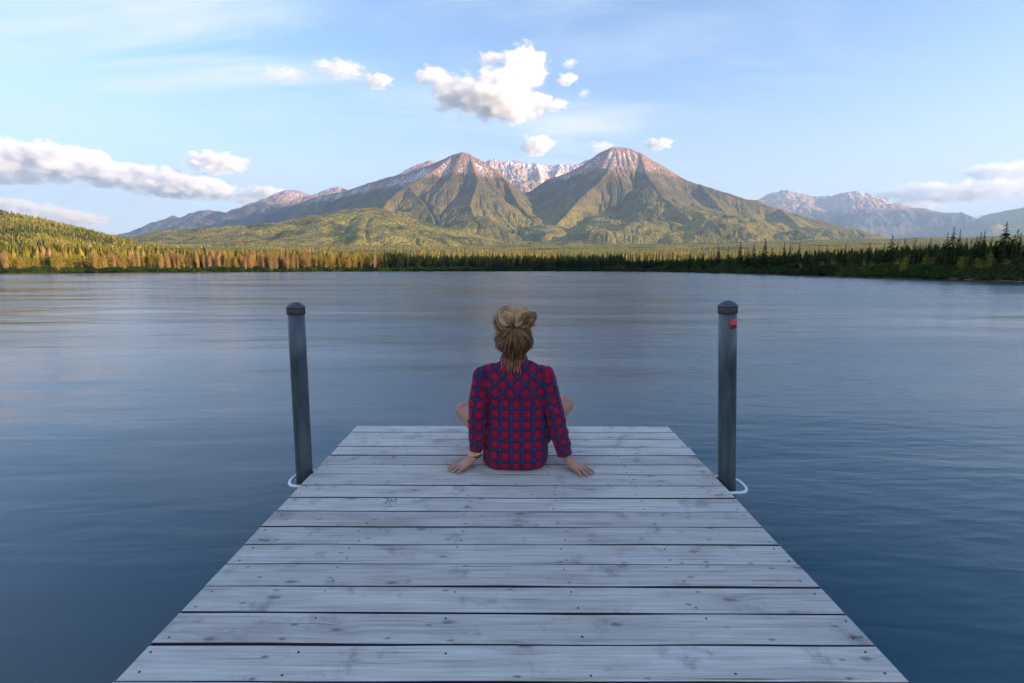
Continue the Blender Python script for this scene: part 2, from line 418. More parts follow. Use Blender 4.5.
# far ridge on the left
FL = [([(100, 240, 9000), (140, 230, 9000), (160, 221, 9000), (172, 215, 9000), (180, 217.5, 9000), (192, 212, 9000), (206, 209, 9000), (225, 212, 8900), (245, 205, 8800), (262, 200, 8800), (280, 191.5, 8700), (291, 189, 8700), (301, 191, 8700), (312, 195, 8700), (330, 188, 8700), (338, 186, 8700), (350, 190, 8700), (372, 182, 8700), (395, 176, 8700), (420, 163, 8600), (430, 160, 8600), (450, 166, 8600)], .55),
      ([(291, 189, 8700), (262, 210, 8000), (235, 222, 7500)], .5), ([(206, 209, 9000), (180, 228, 8300)], .5)]
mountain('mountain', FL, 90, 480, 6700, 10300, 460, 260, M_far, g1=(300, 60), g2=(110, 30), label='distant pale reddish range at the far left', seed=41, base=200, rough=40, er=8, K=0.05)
# far range on the right
FR = [([(690, 215, 13000), (735, 203, 13000), (758, 199, 13000), (770, 193.5, 13000), (781, 189.5, 13000), (792, 190.5, 13000), (803, 193.5, 13000), (812, 196, 13000), (828, 195, 12800), (836, 197, 12600), (845, 191.5, 12400), (857, 190, 12300), (868, 191.5, 12300), (880, 199, 12300), (893, 207, 12300), (903, 211, 12300), (914, 208.5, 12600), (925, 207, 12600), (936, 211.5, 12600), (950, 217, 12600), (962, 222, 12600), (1000, 235, 12600), (1100, 250, 12600)], .55),
      ([(812, 196, 13000), (835, 220, 11800), (850, 240, 10900)], .5), ([(868, 192, 12300), (893, 214, 11300), (920, 238, 10300)], .5), ([(781, 190, 13000), (795, 215, 12000)], .5), ([(925, 207, 12600), (948, 228, 11600)], .5)]
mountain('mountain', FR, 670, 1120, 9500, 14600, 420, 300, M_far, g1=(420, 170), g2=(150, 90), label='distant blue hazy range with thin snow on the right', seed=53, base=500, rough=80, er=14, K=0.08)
FR2 = [([(940, 226, 14500), (962, 220.5, 14500), (974, 217, 14500), (984, 215.5, 14500), (996, 219, 14500), (1030, 232, 14500)], .5)]
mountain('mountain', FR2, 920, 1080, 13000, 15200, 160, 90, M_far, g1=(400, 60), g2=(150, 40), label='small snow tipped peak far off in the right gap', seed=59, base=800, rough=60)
NR = [([(880, 250, 10400), (940, 233.5, 10400), (960, 227, 10400), (985, 219, 10400), (1010, 211, 10400), (1024, 206.5, 10400), (1100, 180, 10400), (1250, 160, 10400), (1500, 190, 10400)], .5),
      ([(1040, 203, 10400), (1020, 232, 9000)], .4)]
mountain('mountain', NR, 850, 1500, 8000, 12200, 420, 200, M_mtn, g1=(400, 60), g2=(150, 20), label='dark blue shaded mountain flank at the right edge', seed=61, topz=9000, er=8, K=0.05)

# unseen forested ridge behind the camera, added and shaped to shade lake and dock
sxy = Vector((math.sin(R(SUN_AZ)), math.cos(R(SUN_AZ)))); qxy = Vector((-sxy.y, sxy.x))
qs = np.linspace(-420, 460, 150); ps = np.linspace(95, 360, 60)
Q, P_ = np.meshgrid(qs, ps)
crest = np.interp(Q, [-420, -300, -150, 60, 150, 210, 262, 285, 310], [-8, 25, 40, 42, 43, 46, 40, 12, -8])
prof = np.where(P_ < 180, np.clip((P_ - 95) / 85, 0, 1), np.clip((360 - P_) / 180, 0, 1))
prof = prof * prof * (3 - 2 * prof)
Zc = -3 + (crest + 3) * prof + 6 * fbm(Q / 60, P_ / 60, 4) * prof
V = np.stack([sxy.x * P_ + qxy.x * Q, sxy.y * P_ + qxy.y * Q, Zc], -1).reshape(-1, 3)
V_shade_ridge = V
o = obj('hill', mesh_np('hill', V, grid_faces(*Q.shape), M_hill, True)); tag(o, 'unseen wooded ridge added behind the dock to shade the near lake', None, None, 'structure')

# ------------------------------------------------------------------ trees
def leaf_mat(name, ramp_pts, attr=True, trans=.25):
    m, t = mat(name)
    rnd = t.n('ShaderNodeObjectInfo').outputs['Random']
    a = t.n('ShaderNodeAttribute', attribute_name='tint').outputs['Fac']
    v = t.math('ADD', t.math('MULTIPLY', a, .6), t.math('MULTIPLY', rnd, .4)) if attr else a
    c = t.ramp(v, ramp_pts)
    d = t.n('ShaderNodeBsdfDiffuse', {'Color': c}).outputs[0]
    tr = t.n('ShaderNodeBsdfTranslucent', {'Color': c}).outputs[0]
    mx = t.n('ShaderNodeMixShader', {0: trans, 1: d, 2: tr}).outputs[0]
    t.out(mx); return m
M_spruce = leaf_mat('spruce_needles', [(0, (.018, .030, .012)), (.5, (.035, .052, .018)), (1, (.060, .075, .022))])
M_spruce_w = leaf_mat('spruce_needles_olive', [(0, (.030, .045, .014)), (.5, (.055, .070, .020)), (1, (.095, .100, .028))])
M_poplar = leaf_mat('young_poplar_leaves', [(0, (.12, .13, .022)), (.5, (.27, .23, .04)), (1, (.42, .31, .06))])
M_aspen = leaf_mat('bare_aspen_twigs', [(0, (.10, .085, .035)), (.35, (.26, .19, .07)), (.6, (.38, .22, .10)), (1, (.52, .33, .20))])
M_brush = leaf_mat('shore_brush', [(0, (.020, .040, .014)), (.4, (.045, .075, .022)), (.75, (.085, .105, .030)), (1, (.16, .13, .05))], attr=False)
M_forest = leaf_mat('mixed_forest', [(0, (.022, .038, .012)), (.28, (.08, .10, .018)), (.5, (.25, .23, .04)), (.8, (.40, .31, .06)), (1, (.46, .30, .13))], attr=False)
M_bark = simple('grey_bark', (.16, .13, .11), .9, scale=8, var=.4)
M_pale = simple('pale_aspen_bark', (.42, .38, .33), .8, scale=8, var=.35)

def quads_mesh(name, quads, tint, material):
    q = np.asarray(quads, dtype=np.float32)          # n,4,3
    n = len(q)
    me = mesh_np(name, q.reshape(-1, 3), np.arange(n * 4).reshape(n, 4), material)
    at1 = me.attributes.new('tint', 'FLOAT', 'POINT'); at1.data.foreach_set('value', np.repeat(np.asarray(tint, np.float32), 4))
    return me
def spruce_crown(seed, width=.15, sparse=0.0, lo=.07):
    r = random.Random(seed); Q = []; T = []
    L = 30
    for i in range(L):
        f = i / (L - 1); z = lo + (1.0 - lo) * f
        rad = width * (1 - f) ** .8 * r.uniform(.7, 1.2) + .006
        if f < .12: rad *= .6 + f * 3
        nb = max(3, int(9 * (1 - f * .55)))
        a0 = r.random() * 6.28
        for k in range(nb):
            if r.random() < sparse: continue
            a = a0 + k * 6.283 / nb + r.uniform(-.3, .3)
            l = rad * r.uniform(.6, 1.25)
            dx, dy = math.cos(a), math.sin(a); px_, py_ = -dy, dx
            droop = l * r.uniform(.15, .55); zz = z + r.uniform(-.012, .012)
            wd = max(.008, l * r.uniform(.22, .4))
            base = Vector((dx * l * .05, dy * l * .05, zz + .012)); mid = Vector((dx * l * .6, dy * l * .6, zz - droop * .3)); tip = Vector((dx * l, dy * l, zz - droop))
            s_ = Vector((px_, py_, 0)) * wd
            Q.append([base, mid + s_, tip, mid - s_]); T.append(r.random())
            u = Vector((0, 0, 1)) * max(.009, l * .16)
            Q.append([base, mid + u * .4, tip, mid - u]); T.append(r.random() * .8)
    Q.append([Vector((-.006, 0, .95)), Vector((.006, 0, .95)), Vector((.001, 0, 1.03)), Vector((-.001, 0, 1.03))]); T.append(.5)
    Q.append([Vector((0, -.006, .95)), Vector((0, .006, .95)), Vector((0, .001, 1.03)), Vector((0, -.001, 1.03))]); T.append(.5)
    return [[tuple(v) for v in q] for q in Q], T
def broad_crown(seed, width=.17, n=520, lo=.12, vertical=1.0, bare=False):
    r = random.Random(seed); Q = []; T = []
    lobes = [(r.uniform(-.5, .5) * width, r.uniform(-.5, .5) * width, r.uniform(lo + .15, .85), r.uniform(.4, .8) * width, r.uniform(.10, .2)) for _ in range(8)]
    for i in range(n):
        if bare:
            z0 = r.uniform(lo, .9); a = r.random() * 6.28
            rr_ = width * r.random() ** .7 * math.sin(math.pi * min(1, (z0 - lo + .08) / (1 - lo)) ** .8) * .9
            x, y = rr_ * math.cos(a), rr_ * math.sin(a); l = r.uniform(.04, .13); wd = r.uniform(.003, .008)
            lx, ly = math.cos(a) * l * .25, math.sin(a) * l * .25
            b = r.random() * 3.14; sx_, sy_ = math.cos(b) * wd, math.sin(b) * wd
            Q.append([(x - sx_, y - sy_, z0), (x + sx_, y + sy_, z0), (x + lx + sx_ * .4, y + ly + sy_ * .4, z0 + l), (x + lx - sx_ * .4, y + ly - sy_ * .4, z0 + l)])
        else:
            cx_, cy_, cz_, rr_, rz_ = r.choice(lobes)
            v = Vector((r.gauss(0, 1), r.gauss(0, 1), r.gauss(0, 1))).normalized() * r.random() ** .4
            c = Vector((cx_ + v.x * rr_, cy_ + v.y * rr_, cz_ + v.z * rz_))
            u = Vector((r.gauss(0, 1), r.gauss(0, 1), r.gauss(0, 1))).normalized() * r.uniform(.010, .022)
            w_ = u.cross(Vector((r.gauss(0, 1), r.gauss(0, 1), r.gauss(0, 1)))).normalized() * r.uniform(.010, .022)
            Q.append([tuple(c - u), tuple(c - w_), tuple(c + u), tuple(c + w_)])
        T.append(r.random())
    return Q, T
def trunk_mesh(name, seed, r0, limbs, material):
    r = random.Random(seed); bm = bmesh.new()
    tube(bm, [(0, 0, -.04), (r.uniform(-.008, .008), r.uniform(-.008, .008), .4), (0, 0, .97)], [r0, r0 * .65, r0 * .12], 5)
    for i in range(limbs):
        a = r.random() * 6.28; z = r.uniform(.2, .7); l = r.uniform(.08, .22)
        tube(bm, [(0, 0, z), (math.cos(a) * l * .3, math.sin(a) * l * .3, z + l * .5), (math.cos(a) * l * .5, math.sin(a) * l * .5, z + l * 1.2)], [r0 * .35, r0 * .22, r0 * .08], 3, False)
    return bm_mesh(name, bm, material)
PROTO = {}
def proto(kind, i, crown, mt, tr):
    Q, T = crown
    PROTO.setdefault(kind, []).append((quads_mesh('crown', Q, T, mt), tr))
for i in range(5):
    proto('spruce', i, spruce_crown(100 + i, [.13, .16, .11, .18, .14][i], [.05, .15, .25, .1, .35][i], [.05, .08, .1, .04, .12][i]), M_spruce, trunk_mesh('trunk', i, .013, 0, M_bark))
    proto('olive_spruce', i, spruce_crown(200 + i, [.15, .18, .13, .19, .16][i], .12, .04), M_spruce_w, trunk_mesh('trunk', 20 + i, .013, 0, M_bark))
for i in range(4):
    proto('poplar', i, broad_crown(300 + i, .2, 560), M_poplar, trunk_mesh('trunk', 40 + i, .012, 6, M_bark))
    proto('aspen', i, broad_crown(400 + i, .14, 620, .1, bare=True), M_aspen, trunk_mesh('trunk', 60 + i, .012, 9, M_pale))
NAME = {'spruce': 'spruce_tree', 'olive_spruce': 'spruce_tree', 'poplar': 'poplar_tree', 'aspen': 'aspen_tree'}
CAT = {'spruce': 'spruce', 'olive_spruce': 'spruce', 'poplar': 'poplar', 'aspen': 'aspen'}
def tree(kind, x, y, h, label, group, i=None, wid=1.0):
    cr, tr = PROTO[kind][i if i is not None else random.randrange(len(PROTO[kind]))]
    z = float(ground_z(np.array([x]), np.array([y]))[0]) - .05
    o = empty(NAME[kind]); o.location = (x, y, z)
    o.rotation_euler = (random.uniform(-.02, .02), random.uniform(-.02, .02), random.random() * 6.28)
    o.scale = (h * wid, h * wid, h)
    tag(o, label, CAT[kind], group)
    obj('crown', cr, o); obj('trunk', tr, o); return o
def shore_at(px):
    d = ray(px, 270); a = math.atan2(d.x, d.y); r = float(shore_r(np.array([math.degrees(a)]))[0]); return a, r
def tree_px(kind, px, top, back, label, group, **k):
    """tree at image column px whose tip shows at row top, standing `back` metres behind the shore"""
    a, r = shore_at(px); r += back; x, y = r * math.sin(a), r * math.cos(a)
    p = at(px, top, y); z = float(ground_z(np.array([x]), np.array([y]))[0])
    return tree(kind, p.x, y, max(1.5, (p.z - z) / 1.02), label, group, **k)
G_R = 'dark spruces along the right shore'
right = [(719, 244, 'spruce', 12), (729, 246, 0, 18), (741, 240.5, 0, 14), (748, 247, 0, 16), (755, 243, 0, 20), (766, 237.5, 0, 14), (773, 247, 0, 14), (785, 242, 0, 24), (791, 243, 0, 22), (800, 242, 0, 20),
         (810, 247, 0, 12), (820, 245, 0, 14), (827, 245, 0, 16), (836, 249, 0, 12), (846, 244, 0, 18), (854, 249, 0, 12), (862, 249, 0, 12), (870, 241, 0, 18), (877, 248, 0, 12), (884, 243, 0, 14), (893, 234, 0, 16),
         (898.5, 241, 0, 14), (906, 238, 0, 14), (916, 237.5, 0, 12), (921, 242, 0, 10), (926, 246, 0, 10), (932, 237, 0, 12), (938, 245, 0, 10), (944, 240, 0, 12), (949, 232, 0, 14), (955, 226, 0, 15), (961.5, 229, 0, 16),
         (967, 237, 0, 14), (972, 238, 0, 12), (977, 235, 0, 16), (982, 231, 0, 14), (985.5, 230, 0, 18), (992, 236, 0, 12), (997, 240, 0, 12), (1006.5, 221.5, 0, 13), (1014, 234, 0, 12), (1018, 228, 0, 16), (1022.5, 232, 0, 14), (1031, 226, 0, 14), (1042, 230, 0, 12)]
special = {1006.5: 'tallest and broadest dark spruce near the right edge of the lake', 955: 'tall narrow dark spruce with a leaning tip, highest left of the right edge group',
           893: 'slim lone spruce standing clear above its neighbours on the right shore', 766: 'pointed dark spruce tallest on the stretch right of the right hand pile', 741: 'thin spire shaped spruce just right of the right hand pile',
           961.5: 'slender spruce just right of the tall narrow one on the right shore', 870: 'bushy dark spruce left of the slim lone spruce', 1018: 'dark spruce right beside the tallest one at the right edge',
           985.5: 'twin tipped spruce between the two tallest groups on the right shore'}
k_ = 0
for i, (px, top, _, back) in enumerate(right):
    wv = 1.6 if px in (1006.5, 870, 916) else random.uniform(1.1, 1.5)
    tree_px('spruce', px, top, back, special.get(px, 'dark pointed spruce in the row on the right shore'), G_R, wid=wv, i=(3 if px in (1006.5,) else None))
for j in range(78):                                     # lower trees filling the right bank
    px = 690 + 350 * (j + random.random()) / 78
    tree_px(random.choice(['spruce', 'olive_spruce', 'olive_spruce']), px, np.interp(px, [690, 800, 900, 1040], [253, 251, 248, 243]) + random.uniform(-2.5, 6), random.uniform(5, 22),
            'low spruce among the brush on the right shore', 'low spruces on the right shore', wid=random.uniform(1.1, 1.7))
for j in range(14):
    px = 800 + 230 * (j + random.random()) / 14
    tree_px('poplar', px, np.interp(px, [800, 1040], [258, 252]) + random.uniform(-2, 4), random.uniform(3, 8), 'small leafing poplar in front of the spruces on the right shore', 'small poplars on the right shore', wid=1.3)
for j in range(130):                                    # far middle shore, dense and dark
    px = 372 + 345 * (j + random.random()) / 130
    tree_px('spruce', px, 250.5 + random.uniform(-3.2, 3.5) + (2 if px > 560 else 0) + (1.5 if px > 640 else 0), random.uniform(3, 22),
            'dark spruce in the dense row on the far middle shore', 'dark spruces on the far middle shore', wid=random.uniform(.8, 1.3))
for j in range(44):                                     # left shore, sunlit
    px = -10 + 400 * (j + random.random()) / 44
    tree_px(random.choice(['spruce', 'olive_spruce']), px, 252 + random.uniform(-3, 5), random.uniform(4, 20), 'green spruce among the sunlit trees on the left shore', 'spruces on the left shore', wid=random.uniform(.9, 1.4))
for j in range(330):
    px = -15 + 395 * (j + random.random()) / 330
    pk = np.interp(px, [0, 90, 110, 165, 175, 300, 330, 380], [.15, .3, .6, .5, .9, .7, .35, .08])
    if random.random() < pk:
        tree_px('aspen', px, 252.0 + random.uniform(-3.5, 6), random.uniform(2, 22), 'bare pinkish aspen lit by the low sun on the left shore', 'bare aspens on the left shore', wid=random.uniform(.6, 1.0))
    else:
        tree_px('poplar', px, 253 + random.uniform(-3, 6), random.uniform(3, 16), 'yellow green leafing poplar on the left shore', 'leafing poplars on the left shore', wid=random.uniform(.8, 1.2))

# masses too many to count: low-detail crowns built as one mesh each
def mass(name, P, h, wd, tint, material, label, tiers=2, n=5):
    P = np.asarray(P); N = len(P); V = []; Fc = []; off = 0
    rot = rng.random((N, 1)) * 6.28
    for tr in range(tiers):
        z0 = .08 + .9 * tr / tiers * .75; z1 = min(1.0, z0 + .62) if tr < tiers - 1 else 1.0
        rad = wd * (1 - .45 * tr)
        a = rot + np.arange(n)[None] * 2 * math.pi / n + tr * .6 + rng.uniform(-.25, .25, (N, n))
        rj = rad[:, None] * rng.uniform(.6, 1.25, (N, n))
        zj = P[:, 2:3] + h[:, None] * (z0 + rng.uniform(-.06, .06, (N, n)))
        ring = np.stack([P[:, 0:1] + rj * np.cos(a), P[:, 1:2] + rj * np.sin(a), zj], -1)
        apex = np.stack([P[:, 0] + rng.normal(0, .03, N) * h, P[:, 1] + rng.normal(0, .03, N) * h, P[:, 2] + h * z1], -1)[:, None]
        V.append(np.concatenate([ring, apex], 1).reshape(-1, 3))
        b = off + np.arange(N)[:, None, None] * (n + 1); k = np.arange(n)
        Fc.append((b + np.stack([k, (k + 1) % n, np.full(n, n)], -1)[None]).reshape(-1, 3)); off += N * (n + 1)
    me = mesh_np(name, np.vstack(V), np.vstack(Fc), material)
    tv = np.concatenate([np.repeat(tint, n + 1)] * tiers).astype(np.float32)
    tv = np.clip(tv + rng.normal(0, .05, len(tv)), 0, 1).astype(np.float32)
    a_ = me.attributes.new('tint', 'FLOAT', 'POINT'); a_.data.foreach_set('value', tv)
    tag(obj(name, me), label, kind='stuff')
def scatter(N, az0, az1, off0, off1, power=1.0):
    a = np.radians(rng.uniform(az0, az1, N)); rs_ = shore_r(np.degrees(a))
    u = rng.random(N) ** power; r = rs_ + off0 * (off1 / off0) ** u
    return r * np.sin(a), r * np.cos(a)
# forest on the flat behind the shore
x, y = scatter(48000, -75, 62, 22, 3000, .9)
dens = fbm(x / 160, y / 160, 4) > -.10
near_right = (np.degrees(np.arctan2(x, y)) > 8) & (np.hypot(x, y) < 600)
keep = dens | near_right; x, y = x[keep], y[keep]
z = ground_z(x, y) - .3
hh = rng.uniform(5, 10, len(x)); far_ = np.hypot(x, y) > 500
azd = np.degrees(np.arctan2(x, y))
tn = np.where(far_, rng.normal(.62, .15, len(x)) + .5 * fbm(x / 200 + 5, y / 200, 3), rng.normal(.12, .08, len(x)))
tn = np.where((~far_) & (azd < -14), rng.normal(.55, .22, len(x)), tn)
hh = np.where((~far_) & (azd > -12), hh * .85, hh)
hh = np.where((~far_) & (azd > 12), hh * .62, hh)
mass('forest', np.stack([x, y, z], -1), hh, hh * rng.uniform(.16, .28, len(x)), np.clip(tn, 0, 1), M_forest, 'mixed forest on the valley floor behind the lake shore')
# forest on the left hill, sampled from the hill's own surface
hv = np.empty(len(left_hill.data.vertices) * 3, np.float32); left_hill.data.vertices.foreach_get('co', hv); hv = hv.reshape(-1, 3)
r_ = np.hypot(hv[:, 0], hv[:, 1]); wgt = np.where((hv[:, 2] > 3) & (hv[:, 1] < 1150), 1.0, 0)
sel = rng.choice(len(hv), 26000, p=wgt / wgt.sum())
P = hv[sel] + rng.normal(0, 1.2, (len(sel), 3)) * np.array([1, 2.5, 0])
tn = np.clip(rng.normal(.58, .12, len(sel)) + .9 * fbm(P[:, 0] / 120, P[:, 1] / 120, 3), 0, .9)
hh = rng.uniform(5, 9, len(sel))
mass('forest', P - [0, 0, .5], hh, hh * rng.uniform(.18, .3, len(sel)), tn, M_forest, 'yellow green forest covering the left hill')
# forest on the added shading ridge behind the camera
hv = V_shade_ridge; sel = rng.choice(len(hv), 5000); P = hv[sel] + rng.normal(0, 1.5, (len(sel), 3)) * [1, 1, 0]; P = P[P[:, 2] > 6]
hh = rng.uniform(2, 4, len(P)); mass('forest', P, hh, hh * .3, np.clip(rng.normal(.2, .1, len(P)), 0, 1), M_forest, 'spruce forest on the unseen added ridge behind the dock')
# low brush along the waterline: many small leaf faces
def brush(name, az0, az1, N, hmax, depth, base, label):
    a = np.radians(rng.uniform(az0, az1, N)); rs_ = shore_r(np.degrees(a))
    dd = rng.random(N) ** 1.3 * depth
    r = rs_ + .6 + dd; x = r * np.sin(a); y = r * np.cos(a)
    clump = np.clip(.55 + 1.3 * fbm(x / 3.1, y / 3.1, 3) + .5 * fbm(x / 14, y / 14, 2), .12, 1.3)
    z = ground_z(x, y) + clump * hmax * np.clip((dd + .5) / 2.5, .35, 1) * rng.random(N) ** .6
    s_ = np.clip(r / 512 * 1.3, .10, .45)
    u = rng.normal(0, 1, (N, 3)); u /= np.linalg.norm(u, axis=1)[:, None]; v = rng.normal(0, 1, (N, 3)); v = np.cross(u, v); v /= np.linalg.norm(v, axis=1)[:, None]
    c = np.stack([x, y, z], -1); s_ = (s_ * rng.uniform(.5, 1.3, N))[:, None]
    q = np.stack([c - u * s_, c - v * s_ * .6, c + u * s_, c + v * s_ * .6], 1)
    tn = np.clip(base + .8 * fbm(x / 6, y / 6, 3) + rng.normal(0, .08, N), 0, 1)
    me = quads_mesh(name, q, tn, M_brush); tag(obj(name, me), label, kind='stuff')
brush('shore_brush', 8, 62, 86000, 2.0, 12, .42, 'green willow brush lining the right shore')
brush('shore_brush', -16, 9, 34000, 1.6, 8, .20, 'dark low brush along the far middle shore')
brush('shore_brush', -75, -15, 60000, 1.5, 7, .18, 'dark low brush below the sunlit trees on the left shore')
# pale driftwood lying on the right bank
M_drift = simple('bleached_driftwood', (.15, .13, .12), .85, scale=6, var=.35, bump=.4)
def driftwood(px, py, L, rot, label):
    L *= .6
    p = CAM + ray(px, py) * (-(CAM.z - .12) / ray(px, py).z)
    o = empty('driftwood_log'); o.location = p; o.rotation_euler = (0, 0, rot); o.scale = (.7, .7, .7)
    bm = bmesh.new(); tube(bm, [(-L / 2, 0, .05), (-L / 6, .06, .14), (L / 5, .02, .12), (L / 2, -.1, .25)], [.13, .15, .12, .06], 8)
    obj('log', bm_mesh('log', bm, M_drift, True), o)
    for k in range(4):
        bm = bmesh.new(); a = k * 1.7 + rot
        tube(bm, [(-L / 2 + .1, 0, .1), (-L / 2 - .1 + .2 * math.cos(a), .35 * math.sin(a), .35), (-L / 2 + .4 * math.cos(a), .5 * math.sin(a), .6)], [.06, .04, .015], 5)
        obj('root', bm_mesh('root', bm, M_drift, True), o)
    tag(o, label, 'driftwood', 'driftwood on the right bank')
driftwood(955, 280.3, 2.2, .2, 'pale driftwood log lying left in the brush gap on the right bank')
driftwood(968, 280.9, 1.4, 2.6, 'short pale driftwood stump in the brush gap on the right bank')
driftwood(1005, 282.2, 2.6, -.3, 'long bleached driftwood log nearest the right edge of the lake')
driftwood(1018, 283.0, 1.5, 2.9, 'short bleached driftwood root at the right edge of the lake')

# ------------------------------------------------------------------ dock
PITCH = .1366; DEND = 3.41; XL, XR = -1.083, 1.066; NPL = 27
m, t = mat('weathered_plank')
tc = t.n('ShaderNodeTexCoord').outputs['Object']
rnd = t.n('ShaderNodeObjectInfo').outputs['Random']
offv = t.n('ShaderNodeCombineXYZ', {0: t.math('MULTIPLY', rnd, 37.0), 1: t.math('MULTIPLY', rnd, 91.0), 2: t.math('MULTIPLY', rnd, 13.0)}).outputs[0]
p0 = t.vmath('ADD', tc, offv)
# knots pull the grain around them
kv = t.n('ShaderNodeTexVoronoi', {'Vector': sc(p0, (3.2, 8.5, 0)), 'Scale': 1.0, 'Randomness': 1.0}, feature='F1', voronoi_dimensions='2D')
kd = kv.outputs['Distance']; kr = t.n('ShaderNodeSeparateColor', {0: kv.outputs['Color']}).outputs[0]
kon = t.sstep(kr, .62, .66)
blot0 = t.noise(p0, 55.0, 4, .6)
knot = t.math('MULTIPLY', t.math('SUBTRACT', 1.0, t.sstep(t.math('ADD', kd, t.math('MULTIPLY', t.math('SUBTRACT', blot0, .5), .12)), .025, .10)), kon)
halo = t.math('MULTIPLY', t.math('SUBTRACT', 1.0, t.sstep(kd, .0, .42)), kon)
warp = t.math('MULTIPLY', halo, .016)
wv = t.n('ShaderNodeCombineXYZ', {0: 0.0, 1: warp, 2: 0.0}).outputs[0]
pw = t.vmath('ADD', p0, wv)
g1 = t.noise(sc(pw, (1.6, 75, 20)), 1.0, 5, .65, dist=.15)
g2 = t.noise(sc(pw, (5, 240, 60)), 1.0, 3, .6)
g3 = t.noise(sc(p0, (3, 9, 3)), 1.0, 5, .6)
blot = t.noise(tc if False else p0, 7.0, 6, .65)
gr = t.math('ADD', t.math('MULTIPLY', g1, .6), t.math('MULTIPLY', g2, .4))
c = t.ramp(gr, [(.28, (.24, .225, .21)), (.42, (.46, .435, .41)), (.55, (.60, .57, .54)), (.72, (.77, .74, .70))])
c = t.mix(t.math('MULTIPLY', t.sstep(g3, .42, .70), .45), c, (.30, .26, .27))
c = t.mix(t.math('MULTIPLY', t.sstep(blot, .54, .70), .55), c, (.17, .17, .19))
c = t.mix(t.math('MULTIPLY', halo, .25), c, (.27, .24, .25))
c = t.mix(t.math('MULTIPLY', knot, .6), c, (.075, .068, .075))
crack = t.math('MULTIPLY', t.sstep(t.noise(sc(pw, (1.6, 150, 30)), 1.0, 2, .5), .67, .73), .65)
c = t.mix(crack, c, (.07, .065, .07))
sv = t.n('ShaderNodeTexVoronoi', {'Vector': sc(p0, (6.5, 15, 0)), 'Scale': 1.0, 'Randomness': 1.0}, feature='F1', voronoi_dimensions='2D')
son = t.sstep(t.n('ShaderNodeSeparateColor', {0: sv.outputs['Color']}).outputs[1], .74, .78)
spot = t.math('MULTIPLY', t.math('SUBTRACT', 1.0, t.sstep(t.math('ADD', sv.outputs['Distance'], t.math('MULTIPLY', t.noise(p0, 60, 3), .12)), .08, .17)), son)
c = t.mix(t.math('MULTIPLY', spot, .7), c, (.10, .09, .095))
# each board weathered a little differently
tone = t.math('ADD', .82, t.math('MULTIPLY', rnd, .30))
c = t.mix(1.0, c, t.n('ShaderNodeCombineXYZ', {0: tone, 1: tone, 2: tone}).outputs[0], 'MULTIPLY')
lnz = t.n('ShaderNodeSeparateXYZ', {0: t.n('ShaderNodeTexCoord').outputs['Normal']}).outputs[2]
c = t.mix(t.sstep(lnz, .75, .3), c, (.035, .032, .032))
hb = t.math('SUBTRACT', gr, t.math('ADD', t.math('MULTIPLY', crack, 1.2), t.math('MULTIPLY', knot, .5)))
ro = t.math('ADD', .55, t.math('MULTIPLY', g1, .25))
t.out(t.n('ShaderNodeBsdfPrincipled', {'Base Color': c, 'Roughness': ro, 'Specular IOR Level': .35, 'Normal': t.bump(hb, .8, .004)}).outputs[0])
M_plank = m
M_beam = simple('dark_wet_beam', (.09, .085, .085), .8, scale=12, var=.4, bump=.3)
M_screw = simple('dark_screw_head', (.035, .03, .035), .5, .6, scale=200)
M_galv = simple('galvanised_tube', (.72, .74, .76), .38, .25, var=.1, scale=14)
dock = empty('dock', MD); tag(dock, 'weathered grey plank dock reaching out over the lake', 'dock')
# screws
bm = bmesh.new(); lathe(bm, [(.0034, -.001), (.0034, .0003), (.0024, .0005), (.0012, .0001)], 10)
screw_me = bm_mesh('screw', bm, M_screw, True)
JX = [-1.045, -.640, -.212, .196, .61, 1.03]
nscrew = 0; extra = []
for k in range(NPL):
    y = DEND - (k + .5) * PITCH
    wdt = PITCH - random.uniform(.005, .0082); ln = XR - XL; ex = random.uniform(-.004, .004)
    bm = bmesh.new(); box(bm, (0, 0, -.019), (ln, wdt, .038), bev=.0028)
    # cut along the length so the board can cup and wander slightly
    bmesh.ops.bisect_plane(bm, geom=bm.verts[:] + bm.edges[:] + bm.faces[:], plane_co=(0, 0, 0), plane_no=(1, 0, 0))
    for i in range(1, 12): bmesh.ops.bisect_plane(bm, geom=bm.verts[:] + bm.edges[:] + bm.faces[:], plane_co=(-ln / 2 + ln * i / 12, 0, 0), plane_no=(1, 0, 0))
    sd_ = random.random() * 50
    for v in bm.verts:
        n_ = fbm(np.array([v.co.x * 1.3 + sd_]), np.array([sd_]), 2)[0]
        v.co.y += n_ * .0035 + (.0012 * math.sin(v.co.x * 9 + sd_)); v.co.z += n_ * .003
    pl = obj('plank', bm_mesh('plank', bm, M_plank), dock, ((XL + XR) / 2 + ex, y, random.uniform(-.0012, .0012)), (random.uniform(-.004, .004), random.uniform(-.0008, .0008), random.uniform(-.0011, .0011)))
    if k == 8: carved = pl
    for jx in JX:
        for s_ in (-1, 1):
            lx = jx - (XL + XR) / 2 + random.uniform(-.016, .016); ly = s_ * wdt * .30 + random.uniform(-.008, .008)
            if random.random() < .22: continue
            if 16 > k >= 7 and nscrew < 98:
                obj('screw', screw_me, pl, (lx, ly, .0008)); nscrew += 1
            else: extra.append((jx + random.uniform(-.016, .016), y + ly))
bm = bmesh.new()
for (x_, y_) in extra: lathe(bm, [(.0034, -.001), (.0034, .0012), (.0024, .0014), (.0012, .0010)], 8, (x_, y_, .0006))
tag(obj('screw', bm_mesh('screw', bm, M_screw), dock), kind='stuff')
